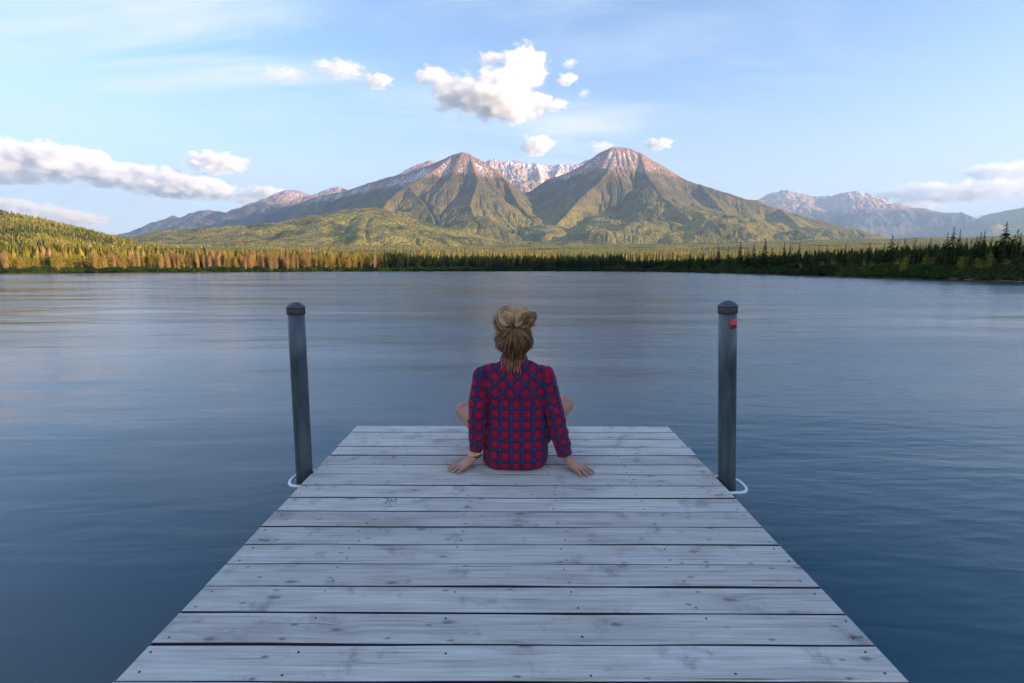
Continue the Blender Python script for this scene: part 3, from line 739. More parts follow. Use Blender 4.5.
# initials scratched in the ninth board
bm = bmesh.new()
def stroke(pts, r=.0016):
    tube(bm, [(x_, y_, .0003) for x_, y_ in pts], r, 6)
p_c = dk(392, 501, 0); 
def dkz(px, py):
    d = MDI.to_3x3() @ ray(px, py); o_ = MDI @ CAM; return o_ + d * (-o_.z / d.z)
def S(pts): stroke([tuple((dkz(a, b) - Vector(((XL + XR) / 2, DEND - 8.5 * PITCH, 0))).xy) for a, b in pts])
S([(384.5, 499.2), (386, 498.4), (389, 498.6)]); S([(388.2, 498.6), (387.2, 501.5), (385.6, 503.6), (383.4, 503.4)])
S([(389.4, 503.8), (391.2, 499.0)]); S([(391.2, 499.0), (392.2, 502.0)]); S([(392.2, 502.0), (396.2, 498.7)]); S([(396.2, 498.7), (395.4, 503.8)])
M_carve = simple('scratched_wood', (.20, .19, .22), .9)
obj('carved_initials', bm_mesh('carved_initials', bm, M_carve), carved, (0, 0, .0006))
for jx in JX:                                          # joists, fascia and skirt
    bm = bmesh.new(); box(bm, (jx, DEND - NPL * PITCH / 2 - .02, -.125), (.045, NPL * PITCH - .06, .17), bev=.003); obj('joist', bm_mesh('joist', bm, M_beam), dock)
for x_ in (XL + .020, XR - .020):
    pass
bm = bmesh.new(); box(bm, ((XL + XR) / 2, DEND - .015, -.125), (XR - XL - .03, .040, .168), bev=.003); obj('end_beam', bm_mesh('end_beam', bm, M_beam), dock)
M_float = simple('dark_float_drum', (.03, .032, .035), .6)
for y_ in (2.6, .6):
    bm = bmesh.new(); box(bm, (0, y_, -.33), (1.7, .7, .24), bev=.04); obj('float', bm_mesh('float', bm, M_float), dock)
# mooring hoops round the piles
LPX, LPY = -1.137, 2.633; RPX, RPY = 1.115, 2.545
for sgn, cx_, cy_, xe in ((-1, LPX + .035, LPY - .02, XL), (1, RPX - .005, RPY, XR)):
    bm = bmesh.new(); pts = []
    hw, hl = .100, .078
    pts.append((xe - sgn * .04, cy_ - hw, -.035)); pts.append((xe + sgn * .01, cy_ - hw, -.035))
    for i in range(17):
        a = -math.pi / 2 + math.pi * i / 16
        pts.append((cx_ + sgn * (.015 + hl * abs(math.cos(a)) ** .8), cy_ + hw * math.copysign(abs(math.sin(a)) ** .8, math.sin(a)), -.035))
    pts.append((xe + sgn * .01, cy_ + hw, -.035)); pts.append((xe - sgn * .04, cy_ + hw, -.035))
    tube(bm, pts, .0085, 10); obj('mooring_hoop', bm_mesh('mooring_hoop', bm, M_galv, True), dock)

# ------------------------------------------------------------------ piles
m, t = mat('weathered_steel_pile')
tc = t.n('ShaderNodeTexCoord').outputs['Object']
n1_ = t.noise(sc(tc, (14, 14, 2.2)), 1.0, 6, .65); n2_ = t.noise(tc, 60, 4, .6)
zc_ = t.n('ShaderNodeSeparateXYZ', {0: tc}).outputs[2]
c = t.ramp(n1_, [(.3, (.035, .047, .055)), (.5, (.075, .095, .108)), (.65, (.12, .14, .15)), (.8, (.18, .18, .17))])
c = t.mix(t.math('MULTIPLY', t.sstep(n2_, .6, .75), .5), c, (.055, .06, .058))
wet = t.math('SUBTRACT', 1.0, t.sstep(t.math('ADD', zc_, t.math('MULTIPLY', n1_, .3)), .05, .35))
c = t.mix(t.math('MULTIPLY', wet, .55), c, (.040, .045, .038))
t.out(t.n('ShaderNodeBsdfPrincipled', {'Base Color': c, 'Roughness': .42, 'Metallic': .25, 'Normal': t.bump(n1_, .25, .004)}).outputs[0])
M_pile = m
M_cap = simple('pile_cap', (.060, .070, .082), .42, .1, scale=30, var=.3); M_rim = simple('rusty_cap_rim', (.10, .062, .058), .6, .3, scale=40, var=.4)
M_red = simple('red_sticker', (.62, .035, .025), .45, scale=60, var=.1); M_white = simple('sticker_print', (.62, .30, .27), .5)
def pile(X, Yd, r, top_px, label):
    top = dk(top_px[0], top_px[1], Yd); base = Vector((X, Yd, 0))
    axis = (top - base); Lh = axis.length; q = Vector((0, 0, 1)).rotation_difference(axis)
    root = empty('mooring_pile', MD @ Matrix.Translation(base) @ q.to_matrix().to_4x4())
    tag(root, label, 'pile', 'round mooring piles beside the dock')
    bm = bmesh.new(); lathe(bm, [(r, -1.6), (r, 0), (r * 1.003, .3), (r * .997, .6), (r, Lh - .055)], 40)
    obj('shaft', bm_mesh('shaft', bm, M_pile, True), root)
    bm = bmesh.new(); lathe(bm, [(r * 1.04, Lh - .062), (r * 1.08, Lh - .058), (r * 1.08, Lh - .030), (r * 1.02, Lh - .026)], 40)
    obj('cap_rim', bm_mesh('cap_rim', bm, M_rim, True), root)
    bm = bmesh.new(); lathe(bm, [(r * 1.085, Lh - .034), (r * 1.09, Lh - .024), (r * 1.03, Lh - .020), (r * .82, Lh - .011), (r * .5, Lh - .002), (r * .2, Lh + .001)], 40)
    obj('cap', bm_mesh('cap', bm, M_cap, True), root)
    return root, Lh
pile(LPX, LPY, .0425, (295.5, 302), 'plain round mooring pile left of the dock, leaning slightly outwards')
rp, Lh = pile(RPX, RPY, .0435, (727.8, 300.5), 'round mooring pile right of the dock with a red sticker near its top')
def wrap(name, a0, a1, z0, z1, r, mt):
    bm = bmesh.new(); n = 10; vs_ = []
    for i in range(n + 1):
        a = a0 + (a1 - a0) * i / n
        vs_.append([bm.verts.new((math.sin(a) * rr_, -math.cos(a) * rr_, z)) for rr_, z in ((r, z0), (r, z1), (r - .0006, z1), (r - .0006, z0))])
    for i in range(n):
        for k in range(4): bm.faces.new((vs_[i][k], vs_[i + 1][k], vs_[i + 1][(k + 1) % 4], vs_[i][(k + 1) % 4]))
    bm.faces.new(vs_[0]); bm.faces.new(vs_[-1][::-1])
    return obj(name, bm_mesh(name, bm, mt, True))
zt = Lh - .088
st = wrap('red_sticker', -.12, .80, zt - .048, zt, .0443, M_red); st.parent = rp
for dz in (.0225, .0255):
    b_ = wrap('sticker_print', -.02, .68, zt - dz - .0008, zt - dz + .0008, .0447, M_white); b_.parent = st

from mathutils.bvhtree import BVHTree
# ------------------------------------------------------------------ the seated person (dock frame)
PB = Vector((0, 2.76, 0))
person = empty('person', MD @ Matrix.Translation(PB))
tag(person, 'person in plaid shirt with a messy bun, sitting cross-legged at the dock end', 'person')
def capsule(bm, a, b, ra, rb, n=16, flat=None):
    """tapered limb with round ends; flat = (axis vector, factor) squeezes it"""
    a = Vector(a); b = Vector(b); d = (b - a); L = d.length; q = d.to_track_quat('Z', 'Y').to_matrix().to_4x4()
    prof = []
    for i in range(6): th = math.pi / 2 * i / 5; prof.append((ra * math.sin(th) + 1e-4, -ra * math.cos(th)))
    for i in range(6): th = math.pi / 2 * i / 5; prof.append((rb * math.cos(th) + 1e-4, L + rb * math.sin(th)))
    vs_ = lathe(bm, prof, n)
    bmesh.ops.transform(bm, matrix=Matrix.Translation(a) @ q, verts=vs_)
    if flat:
        ax = Vector(flat[0]).normalized()
        for v in vs_:
            rel = v.co - a; tt = max(0, min(1, rel.dot(d) / L ** 2)); c_ = a + d * tt; off = v.co - c_; v.co -= ax * off.dot(ax) * (1 - flat[1])
def ellip(bm, c, r, rot=None):
    ret = bmesh.ops.create_uvsphere(bm, u_segments=28, v_segments=18, radius=1)
    bmesh.ops.transform(bm, matrix=Matrix.Translation(c) @ (rot or Matrix()) @ Matrix.Diagonal((*r, 1)), verts=ret['verts'])
def loft(bm, rings, n=36, pw=2.3):
    rs_ = []
    for (z, cx_, cy_, rx, ry) in rings:
        ring = []
        for k in range(n):
            a = 2 * math.pi * k / n; ca, sa = math.cos(a), math.sin(a)
            ring.append(bm.verts.new((cx_ + rx * math.copysign(abs(ca) ** (2 / pw), ca), cy_ + ry * math.copysign(abs(sa) ** (2 / pw), sa), z)))
        rs_.append(ring)
    for i in range(len(rs_) - 1):
        for k in range(n): bm.faces.new((rs_[i][k], rs_[i][(k + 1) % n], rs_[i + 1][(k + 1) % n], rs_[i + 1][k]))
    bm.faces.new(rs_[0][::-1]); bm.faces.new(rs_[-1])
def fuse(bm, voxel, smooth_it, name):
    me = bpy.data.meshes.new('tmp'); bmesh.ops.recalc_face_normals(bm, faces=bm.faces[:]); bm.to_mesh(me); bm.free()
    o = bpy.data.objects.new('tmp', me); COL.objects.link(o)
    r_ = o.modifiers.new('r', 'REMESH'); r_.mode = 'VOXEL'; r_.voxel_size = voxel
    s_ = o.modifiers.new('s', 'SMOOTH'); s_.factor = .5; s_.iterations = smooth_it
    dg = bpy.context.evaluated_depsgraph_get(); dg.update()
    out = bpy.data.meshes.new_from_object(o.evaluated_get(dg)); out.name = name
    bpy.data.objects.remove(o); bpy.data.meshes.remove(me)
    for p in out.polygons: p.use_smooth = True
    return out
def verts_of(me):
    a = np.empty(len(me.vertices) * 3, np.float32); me.vertices.foreach_get('co', a); return a.reshape(-1, 3)
def normals_of(me):
    a = np.empty(len(me.vertices) * 3, np.float32); me.vertices.foreach_get('normal', a); return a.reshape(-1, 3)
def put(name, me, mt, parent=None):
    V_ = verts_of(me) - np.array(PB, np.float32); me.vertices.foreach_set('co', V_.ravel()); me.update()
    if mt: me.materials.clear(); me.materials.append(mt)
    return obj(name, me, parent or person)

SHL, ELL, CUL, WRL = (-.168, 2.735, .500), (-.200, 2.712, .300), (-.203, 2.700, .118), (-.214, 2.697, .068)
SHR, ELR, CUR, WRR = (.170, 2.735, .500), (.226, 2.712, .285), (.276, 2.690, .085), (.296, 2.680, .056)
KNL, KNR = (-.310, 3.10, .196), (.320, 3.10, .238)

M_skin, t = mat('skin')
tc = t.n('ShaderNodeTexCoord').outputs['Object']
nz_ = t.noise(tc, 18, 4, .6); c = t.mix(nz_, (.38, .17, .12), (.50, .25, .175))
t.out(t.n('ShaderNodeBsdfPrincipled', {'Base Color': c, 'Roughness': .5, 'Subsurface Weight': .12, 'Subsurface Radius': (.01, .004, .002), 'Normal': t.bump(t.noise(tc, 160, 3), .15, .002)}).outputs[0])

bm = bmesh.new()
# trunk, neck, head
loft(bm, [(.035, 0, 2.79, .13, .10), (.10, 0, 2.78, .15, .115), (.2, 0, 2.765, .135, .095), (.3, 0, 2.755, .125, .088), (.42, 0, 2.745, .145, .090), (.5, 0, 2.74, .135, .08), (.55, 0, 2.74, .09, .06), (.58, 0, 2.735, .05, .05)])
capsule(bm, (0, 2.738, .55), (0, 2.728, .66), .052, .048)
ellip(bm, (0, 2.715, .722), (.073, .090, .092)); ellip(bm, (0, 2.748, .672), (.056, .062, .060)); ellip(bm, (0, 2.790, .640), (.024, .022, .020))
capsule(bm, (0, 2.803, .712), (0, 2.818, .688), .007, .011); ellip(bm, (0, 2.806, .686), (.017, .010, .008))
ellip(bm, (0, 2.803, .664), (.021, .008, .0045)); ellip(bm, (0, 2.801, .656), (.018, .009, .005))
capsule(bm, (-.045, 2.788, .735), (.045, 2.788, .735), .011, .011)
for s_ in (-1, 1):
    ellip(bm, (s_ * .038, 2.780, .690), (.020, .020, .018)); ellip(bm, (s_ * .076, 2.718, .700), (.007, .017, .028), Matrix.Rotation(s_ * .2, 4, 'Z'))
# arms
for S_, E_, W_ in ((SHL, ELL, WRL), (SHR, ELR, WRR)):
    capsule(bm, S_, E_, .043, .036); capsule(bm, E_, (Vector(E_) + (Vector(W_) - Vector(E_)) * .35), .036, .037); capsule(bm, (Vector(E_) + (Vector(W_) - Vector(E_)) * .35), W_, .037, .0255)
# hands: palm, four unequal fingers, thumb
def hand(W_, d, s_, drop):
    W_ = Vector(W_); d = Vector((*d, 0)).normalized(); s_ = Vector((*s_, 0)).normalized(); up = Vector((0, 0, 1))
    K = W_ + d * .078; K.z = .024
    capsule(bm, W_, W_ + d * .03 - up * .015, .024, .024)
    for o_ in (-.027, -.009, .009, .027):
        capsule(bm, W_ + d * .018 + s_ * o_ * .6 - up * .014, Vector((K.x, K.y, 0)) + s_ * o_ + up * .020, .017, .0115)
    for o_, l_, sp in ((.029, .068, .22), (.0095, .076, .05), (-.010, .071, -.12), (-.029, .055, -.34)):
        fd = (d + s_ * sp).normalized(); a = Vector((K.x, K.y, 0)) + s_ * o_ * 1.02 + up * .0185
        b_ = a + fd * l_ * .42 + up * .0035; c_ = b_ + fd * l_ * .32 - up * .006; e_ = c_ + fd * l_ * .26; e_.z = .0082
        capsule(bm, a, b_, .0096, .0088, 10); capsule(bm, b_, c_, .0088, .0080, 10); capsule(bm, c_, e_, .0080, .0068, 10)
    a = W_ + d * .022 + s_ * .020; a.z = .028; b_ = a + (d * .55 + s_).normalized() * .034; b_.z = .018; c_ = b_ + (d * .9 + s_ * .7).normalized() * .030; c_.z = .011
    capsule(bm, a, b_, .0135, .0105, 10); capsule(bm, b_, c_, .0100, .0078, 10)
hand(WRL, (-.87, -.55), (-.5, .87), 0)
hand(WRR, (.70, -.72), (.72, .70), 0)
# legs, crossed
for s_, K_, mid, ank, toe in ((-1, KNL, (-.11, 3.16, .105), (.065, 3.20, .052), (.185, 3.145, .030)), (1, KNR, (.12, 3.25, .115), (-.06, 3.315, .055), (-.175, 3.27, .030))):
    hip = (s_ * .085, 2.80, .100)
    mp_ = tuple((Vector(hip) + Vector(K_)) / 2 + Vector((0, 0, -.004)))
    capsule(bm, hip, mp_, .082, .068); capsule(bm, mp_, K_, .068, .050); ellip(bm, Vector(K_) + Vector((s_ * .004, .006, .004)), (.052, .054, .054))
    capsule(bm, K_, mid, .047, .050); capsule(bm, mid, ank, .050, .030)
    capsule(bm, ank, toe, .030, .022); capsule(bm, Vector(ank) + Vector((s_ * .02, .015, -.012)), ank, .028, .028)
body = fuse(bm, .0042, 3, 'body')
# knuckles stay inside the dock surface: flatten what would sink into the boards
Vb = verts_of(body); Vb[:, 2] = np.maximum(Vb[:, 2], .0012); body.vertices.foreach_set('co', Vb.ravel())
put('body', body, M_skin)
M_eye = simple('eye_white', (.75, .73, .70), .2, var=.05); M_iris = simple('iris', (.06, .10, .12), .2)
for s_ in (-1, 1):
    bm = bmesh.new(); ellip(bm, (s_ * .029, 2.789, .712), (.0125, .0125, .010)); e_ = put('eye', bm_mesh('eye', bm, None, True), M_eye)
    bm = bmesh.new(); ellip(bm, (s_ * .029, 2.7995, .712), (.0048, .003, .0048)); put('iris', bm_mesh('iris', bm, None, True), M_iris, e_)

# shorts
bm = bmesh.new()
loft(bm, [(.022, 0, 2.80, .135, .105), (.06, 0, 2.79, .162, .125), (.12, 0, 2.78, .162, .122), (.18, 0, 2.77, .15, .11)])
for s_, K_ in ((-1, KNL), (1, KNR)):
    hip = Vector((s_ * .085, 2.80, .100)); e_ = hip + (Vector(K_) - hip) * .42
    capsule(bm, hip, e_, .090, .080)
sh = fuse(bm, .006, 4, 'shorts'); Vs = verts_of(sh); Vs[:, 2] = np.maximum(Vs[:, 2], .003); sh.vertices.foreach_set('co', Vs.ravel())
put('shorts', sh, simple('dark_denim', (.022, .022, .034), .9, scale=120, var=.4, bump=.3))

# ---- plaid shirt
m, t = mat('plaid_flannel')
uv = t.n('ShaderNodeUVMap', uv_map='weave').outputs[0]
fuzz = t.noise(uv, 90, 3, .6, out=1)
uvw = t.vmath('ADD', uv, t.vmath('MULTIPLY', t.vmath('SUBTRACT', fuzz, (.5, .5, .5)), (.0035, .0035, 0)))
su = t.n('ShaderNodeSeparateXYZ', {0: uvw})
def thread(v):
    f = t.math('FRACT', t.math('DIVIDE', v, .058))
    red = t.ramp(f, [(0, 0), (.42, 0), (.47, 1), (.71, 1), (.73, .5), (.77, .5), (.79, 1), (.95, 1), (1, 0)])
    teal = t.ramp(f, [(0, 0), (.20, 0), (.235, 1), (.325, 1), (.36, 0)])
    return red, teal
(ru, tu), (rv, tv_) = thread(su.outputs[0]), thread(su.outputs[1])
RED, PLUM, BLUE = (.44, .005, .032), (.115, .007, .048), (.010, .030, .095)
c = t.mix(ru, t.mix(rv, BLUE, PLUM), t.mix(rv, PLUM, RED))
c = t.mix(t.math('ADD', t.math('MULTIPLY', t.math('MAXIMUM', tu, tv_), .14), t.math('MULTIPLY', t.math('MULTIPLY', tu, tv_), .5)), c, (.02, .14, .24))
wvn = t.noise(uv, 700, 2, .5)
c = t.mix(t.math('MULTIPLY', wvn, .2), c, t.mix(.5, c, (.13, .07, .11)))
tcx = t.n('ShaderNodeTexCoord').outputs['Object']
b1 = t.bump(t.noise(tcx, 17, 4, .55, dist=.8), .9, .022); b2 = t.bump(wvn, .3, .001, b1)
t.out(t.n('ShaderNodeBsdfPrincipled', {'Base Color': c, 'Roughness': .92, 'Specular IOR Level': .15, 'Sheen Weight': .08, 'Sheen Roughness': .5, 'Normal': b2}).outputs[0])
M_shirt = m
bm = bmesh.new()
loft(bm, [(.004, .006, 2.765, .172, .128), (.03, .006, 2.765, .182, .138), (.09, .008, 2.763, .182, .138), (.16, .012, 2.757, .177, .126), (.25, .014, 2.750, .164, .116), (.34, .008, 2.745, .156, .113), (.43, 0, 2.742, .166, .112), (.49, 0, 2.740, .164, .102), (.535, 0, 2.738, .138, .086), (.575, 0, 2.735, .085, .066), (.600, 0, 2.733, .060, .060)], pw=2.4)
for s_ in (-1, 1): capsule(bm, (s_ * .04, 2.738, .562), (s_ * .152, 2.735, .510), .042, .050)
for S_, E_, C_ in ((SHL, ELL, CUL), (SHR, ELR, CUR)):
    S_, E_, C_ = Vector(S_), Vector(E_), Vector(C_)
    capsule(bm, S_, S_ + (E_ - S_) * .5, .055, .053); capsule(bm, S_ + (E_ - S_) * .5, E_, .053, .049)
    capsule(bm, E_, E_ + (C_ - E_) * .5, .049, .046)
    d = (C_ - E_).normalized(); capsule(bm, E_ + (C_ - E_) * .5, C_ - d * .03, .046, .041)
shirt = fuse(bm, .0052, 5, 'shirt')
V_ = verts_of(shirt); N_ = normals_of(shirt)
def arm_coord(P, S_, E_, C_):
    best = np.full(len(P), 9.); lon = np.zeros(len(P)); ang = np.zeros(len(P)); off = 0
    for a, b in ((S_, E_), (E_, C_)):
        a = np.array(a); b = np.array(b); d = b - a; L = np.linalg.norm(d); tt = np.clip(((P - a) @ d) / L ** 2, 0, 1.25 if off else 1)
        q = P - (a + tt[:, None] * d); dist = np.linalg.norm(q, axis=1); up = dist < best
        best = np.where(up, dist, best); lon = np.where(up, off + tt * L, lon); ang = np.where(up, np.arctan2(q[:, 0], -q[:, 1]), ang); off += L
    return best, lon, ang
def torso_rx(z): return np.interp(z, [0, .09, .16, .25, .34, .43, .5, .55], [.18, .182, .176, .163, .156, .156, .152, .152])
def region(P):
    L_ = arm_coord(P, SHL, ELL, CUL); R_ = arm_coord(P, SHR, ELR, CUR); rx = torso_rx(P[:, 2])
    sl = (L_[0] < .075) & (P[:, 0] < -rx + .004); sr = (R_[0] < .075) & (P[:, 0] > rx - .004)
    return sl, sr, L_, R_
sl, sr, L_, R_ = region(V_)
x_, y_, z_ = V_[:, 0], V_[:, 1], V_[:, 2]
# cloth folds: slack folds above the waist, pulls from the armpits, rings round the sleeves
tor = ~(sl | sr)
fold = .015 * ridged((z_ * 9 + .9 * np.abs(x_) * 6 + 3), x_ * 5 + 2, 2) * np.clip((.36 - z_) / .2, 0, 1) + .0045 * ridged(z_ * 16 + x_ * 7, x_ * 9 + 8, 2) * np.clip((.14 - z_) / .1, 0, 1)
fold += .012 * ridged(x_ * 13 + z_ * 7, z_ * 3 + 5, 2) * np.clip((z_ - .18) / .15, 0, 1)
slv = .014 * ridged(np.where(sl, L_[1], R_[1]) * 16 + .25 * np.where(sl, L_[2], R_[2]), np.where(sl, L_[2], R_[2]) * .7 + 4, 2)
cuffs = np.where(sl | sr, np.clip((np.where(sl, L_[1], R_[1]) - .30) / .08, 0, 1), 0) * .004
V2 = V_ + N_ * (np.where(tor, fold - .008, slv - .005) + cuffs)[:, None]
V2[:, 2] = np.maximum(V2[:, 2], .0025)
shirt.vertices.foreach_set('co', V2.ravel().astype(np.float32)); shirt.update()
npoly = len(shirt.polygons); cen = np.empty(npoly * 3, np.float32); shirt.polygons.foreach_get('center', cen); cen = cen.reshape(-1, 3)
psl, psr, _, _ = region(cen)
lv = np.empty(len(shirt.loops), np.int32); shirt.loops.foreach_get('vertex_index', lv)
lt = np.empty(npoly, np.int32); shirt.polygons.foreach_get('loop_total', lt); pf = np.repeat(np.arange(npoly), lt)
P = V_[lv]; rl, rr_ = psl[pf], psr[pf]; back = cen[pf][:, 1] < 2.75
u = np.arctan2(P[:, 0], np.where(back, -(P[:, 1] - 2.80), (P[:, 1] - 2.70))) * .17 ; v = P[:, 2].copy() + .012
yoke = (cen[pf][:, 2] > .405)
u2 = (P[:, 0] * 1.03 + v) * .7071; v2 = (v - P[:, 0] * 1.03) * .7071
u = np.where(yoke, u2, u); v = np.where(yoke, v2, v)
_, lo_, an_ = arm_coord(P, SHL, ELL, CUL); u = np.where(rl, an_ * .055, u); v = np.where(rl, lo_ + .01, v)
_, lo_, an_ = arm_coord(P, SHR, ELR, CUR); u = np.where(rr_, an_ * .055, u); v = np.where(rr_, lo_ + .03, v)
uvl = shirt.uv_layers.new(name='weave'); uvl.data.foreach_set('uv', np.stack([u + .03, v], -1).ravel().astype(np.float32))
so_shirt = put('shirt', shirt, M_shirt)
def uvize(me, fu):
    l_ = me.uv_layers.new(name='weave')
    for lp in me.loops: l_.data[lp.index].uv = fu(me.vertices[lp.vertex_index].co)
# button placket down the front
bm = bmesh.new(); tmpb = bmesh.new(); tmpb.from_mesh(shirt); bvh2 = BVHTree.FromBMesh(tmpb); tmpb.free(); pr = []
for i in range(26):
    zz_ = .10 + .47 * i / 25; row = []
    for xx in (-.016, -.015, .015, .016):
        h_ = bvh2.ray_cast(Vector((xx, 4, zz_)) , Vector((0, -1, 0))); yy = h_[0].y if h_[0] else 2.85
        row.append(bm.verts.new((xx, yy + (.0032 if abs(xx) < .0155 else .0), zz_)))
    pr.append(row)
for i in range(25):
    for j in range(3): bm.faces.new((pr[i][j], pr[i + 1][j], pr[i + 1][j + 1], pr[i][j + 1]))
pm = bm_mesh('placket', bm, None, True); uvize(pm, lambda p: (p.x + .07, p.z)); put('placket', pm, M_shirt, so_shirt)
# collar: a folded band round the neck
bm = bmesh.new(); prof = [(.062, .588), (.070, .580), (.0685, .600), (.061, .622), (.0575, .626), (.054, .620), (.056, .600)]
n = 48; rings = []
for k in range(n):
    a = 2 * math.pi * k / n; fr = max(0, math.sin(a)) ** 3
    rings.append([bm.verts.new(((r0 * (1 + .10 * abs(math.cos(a)))) * math.cos(a), 2.733 + r0 * 1.0 * math.sin(a) * (1 + .15 * fr), z0 - fr * .035 + .003 * math.sin(a * 3))) for r0, z0 in prof])
for k in range(n):
    for j in range(len(prof)): bm.faces.new((rings[k][j], rings[(k + 1) % n][j], rings[(k + 1) % n][(j + 1) % len(prof)], rings[k][(j + 1) % len(prof)]))
cm = bm_mesh('collar', bm, None, True); uvize(cm, lambda p: (math.atan2(p.x, -(p.y - 2.733)) * .07 * .7 + p.z * .7, p.z * .7 - math.atan2(p.x, -(p.y - 2.733)) * .05)); put('collar', cm, M_shirt, so_shirt)
# cuffs
for C_, E_ in ((CUL, ELL), (CUR, ELR)):
    d = (Vector(C_) - Vector(E_)).normalized(); a = Vector(C_) - d * .040
    q = d.to_track_quat('Z', 'Y').to_matrix().to_4x4()
    bm = bmesh.new(); lathe(bm, [(.030, .02), (.0405, -.004), (.0435, .0), (.0425, .024), (.0420, .052), (.0390, .056), (.030, .050)], 28)
    bmesh.ops.transform(bm, matrix=Matrix.Translation(a) @ q, verts=bm.verts)
    for vtx in bm.verts:
        nn = fbm(np.array([vtx.co.x * 30]), np.array([vtx.co.z * 30 + vtx.co.y * 20]), 2)[0]; vtx.co.x += nn * .006; vtx.co.z = max(.004, vtx.co.z + nn * .004)
    cm = bm_mesh('cuff', bm, None, True); uvize(cm, lambda p: (math.atan2(p.x - C_[0], -(p.y - C_[1])) * .04, p.z * 1.2 + .02)); put('cuff', cm, M_shirt, so_shirt)
# yoke seam across the shoulder blades
bm = bmesh.new(); pts = []
tmpb = bmesh.new(); tmpb.from_mesh(shirt); bvh = BVHTree.FromBMesh(tmpb); tmpb.free()
for i in range(41):
    xx = -.146 + .292 * i / 40
    h_ = bvh.ray_cast(Vector((xx, -1, .405 - .004 * math.sin(i * .5))), Vector((0, 1, 0)))
    if h_[0]: pts.append(h_[0] + Vector(PB) - Vector((0, .0006, 0)))
tube(bm, pts, .0015, 6); put('yoke_seam', bm_mesh('yoke_seam', bm, None, True), simple('dark_seam_thread', (.05, .012, .05), .9), so_shirt)

# bracelets on the left wrist
wd = (Vector(WRL) - Vector(CUL)).normalized(); wq = (Vector((-.18, -.05, -1))).normalized().to_track_quat('Z', 'Y').to_matrix().to_4x4()
for i, (col_, r_, zz_, tl) in enumerate((((.75, .50, .20), .0042, .001, .0), ((.80, .55, .42), .0036, .010, .15), ((.08, .03, .025), .0044, -.008, -.1), ((.60, .08, .05), .0032, .018, .2), ((.03, .025, .03), .0036, .024, -.05))):
    bm = bmesh.new(); pts = [(math.cos(a) * .0315, math.sin(a) * .0315, .0) for a in np.linspace(0, 2 * math.pi, 25)]
    tube(bm, pts, r_, 8); bmesh.ops.transform(bm, matrix=Matrix.Translation(Vector(WRL) + Vector((0, 0, .012))) @ wq @ Matrix.Rotation(tl + .12, 4, 'X') @ Matrix.Translation((0, 0, zz_ - .008)), verts=bm.verts)
    for vtx in bm.verts: vtx.co.z = max(vtx.co.z, .004)
    put('bracelet', bm_mesh('bracelet', bm, None, True), simple('bracelet_band', col_, .35, .35 if i == 0 else 0))

# ---- hair: dark core, then strands running up into the bun, then the bun's own loops
m, t = mat('hair_strands')
a_ = t.n('ShaderNodeAttribute', attribute_name='tint').outputs['Fac']
c = t.ramp(a_, [(0, (.030, .014, .007)), (.3, (.13, .056, .022)), (.58, (.38, .175, .070)), (.82, (.72, .40, .19)), (1, (.88, .60, .34))])
t.out(t.n('ShaderNodeBsdfPrincipled', {'Base Color': c, 'Roughness': .42, 'Specular IOR Level': .4}).outputs[0])
M_hair = m
def strand_mesh(name, paths, rads, tints):
    """paths n,k,3 -> triangular tubes with tapering radius"""
    P = np.asarray(paths); n, k, _ = P.shape
    T = np.gradient(P, axis=1); T /= np.linalg.norm(T, axis=2)[..., None] + 1e-9
    ref = np.array([.3, .5, .81]); A_ = np.cross(T, ref); A_ /= np.linalg.norm(A_, axis=2)[..., None] + 1e-9; B_ = np.cross(T, A_)
    tp = np.interp(np.linspace(0, 1, k), [0, .1, .75, 1], [.5, 1, .85, .15]); R_ = np.asarray(rads)[:, None] * tp[None]
    rg = [P + (A_ * math.cos(j * 2.094) + B_ * math.sin(j * 2.094)) * R_[..., None] for j in range(3)]
    V = np.stack(rg, 2).reshape(-1, 3)
    b = (np.arange(n)[:, None] * k + np.arange(k - 1)[None]) * 3
    F_ = []
    for j in range(3):
        j2 = (j + 1) % 3; F_.append(np.stack([b + j, b + j2, b + 3 + j2, b + 3 + j], -1).reshape(-1, 4))
    me = mesh_np(name, V, np.vstack(F_), None, True)
    tv = np.repeat(np.asarray(tints), k * 3) + np.tile(np.repeat(np.linspace(-.06, .06, k), 3), n)
    q = me.attributes.new('tint', 'FLOAT', 'POINT'); q.data.foreach_set('value', np.clip(tv, 0, 1).astype(np.float32)); return me
bm = bmesh.new(); ellip(bm, (0, 2.708, .722), (.080, .098, .100)); ellip(bm, (0, 2.690, .672), (.066, .066, .062)); 
# keep the face free
core = fuse(bm, .006, 3, 'hair'); Vc = verts_of(core); lim_ = 2.775 - np.clip((.76 - Vc[:, 2]) * .55, 0, .05); Vc[:, 1] = np.where(Vc[:, 1] > lim_, lim_ - .2 * 0, Vc[:, 1]); core.vertices.foreach_set('co', Vc.ravel())
M_core = simple('hair_core', (.055, .030, .017), .7, scale=90, var=.5, bump=.5)
hair = put('hair', core, M_core)
HC = np.array([0, 2.708, .715]); HR = np.array([.091, .105, .106]); Wp = np.array([.0, 2.612, .785])
def on_head(dirs, lift): return HC + dirs * HR * lift[..., None]
n = 2600; k = 10
wd_ = (Wp - HC) / HR; wd_ /= np.linalg.norm(wd_)
ang = rng.uniform(0, 2 * np.pi, n)
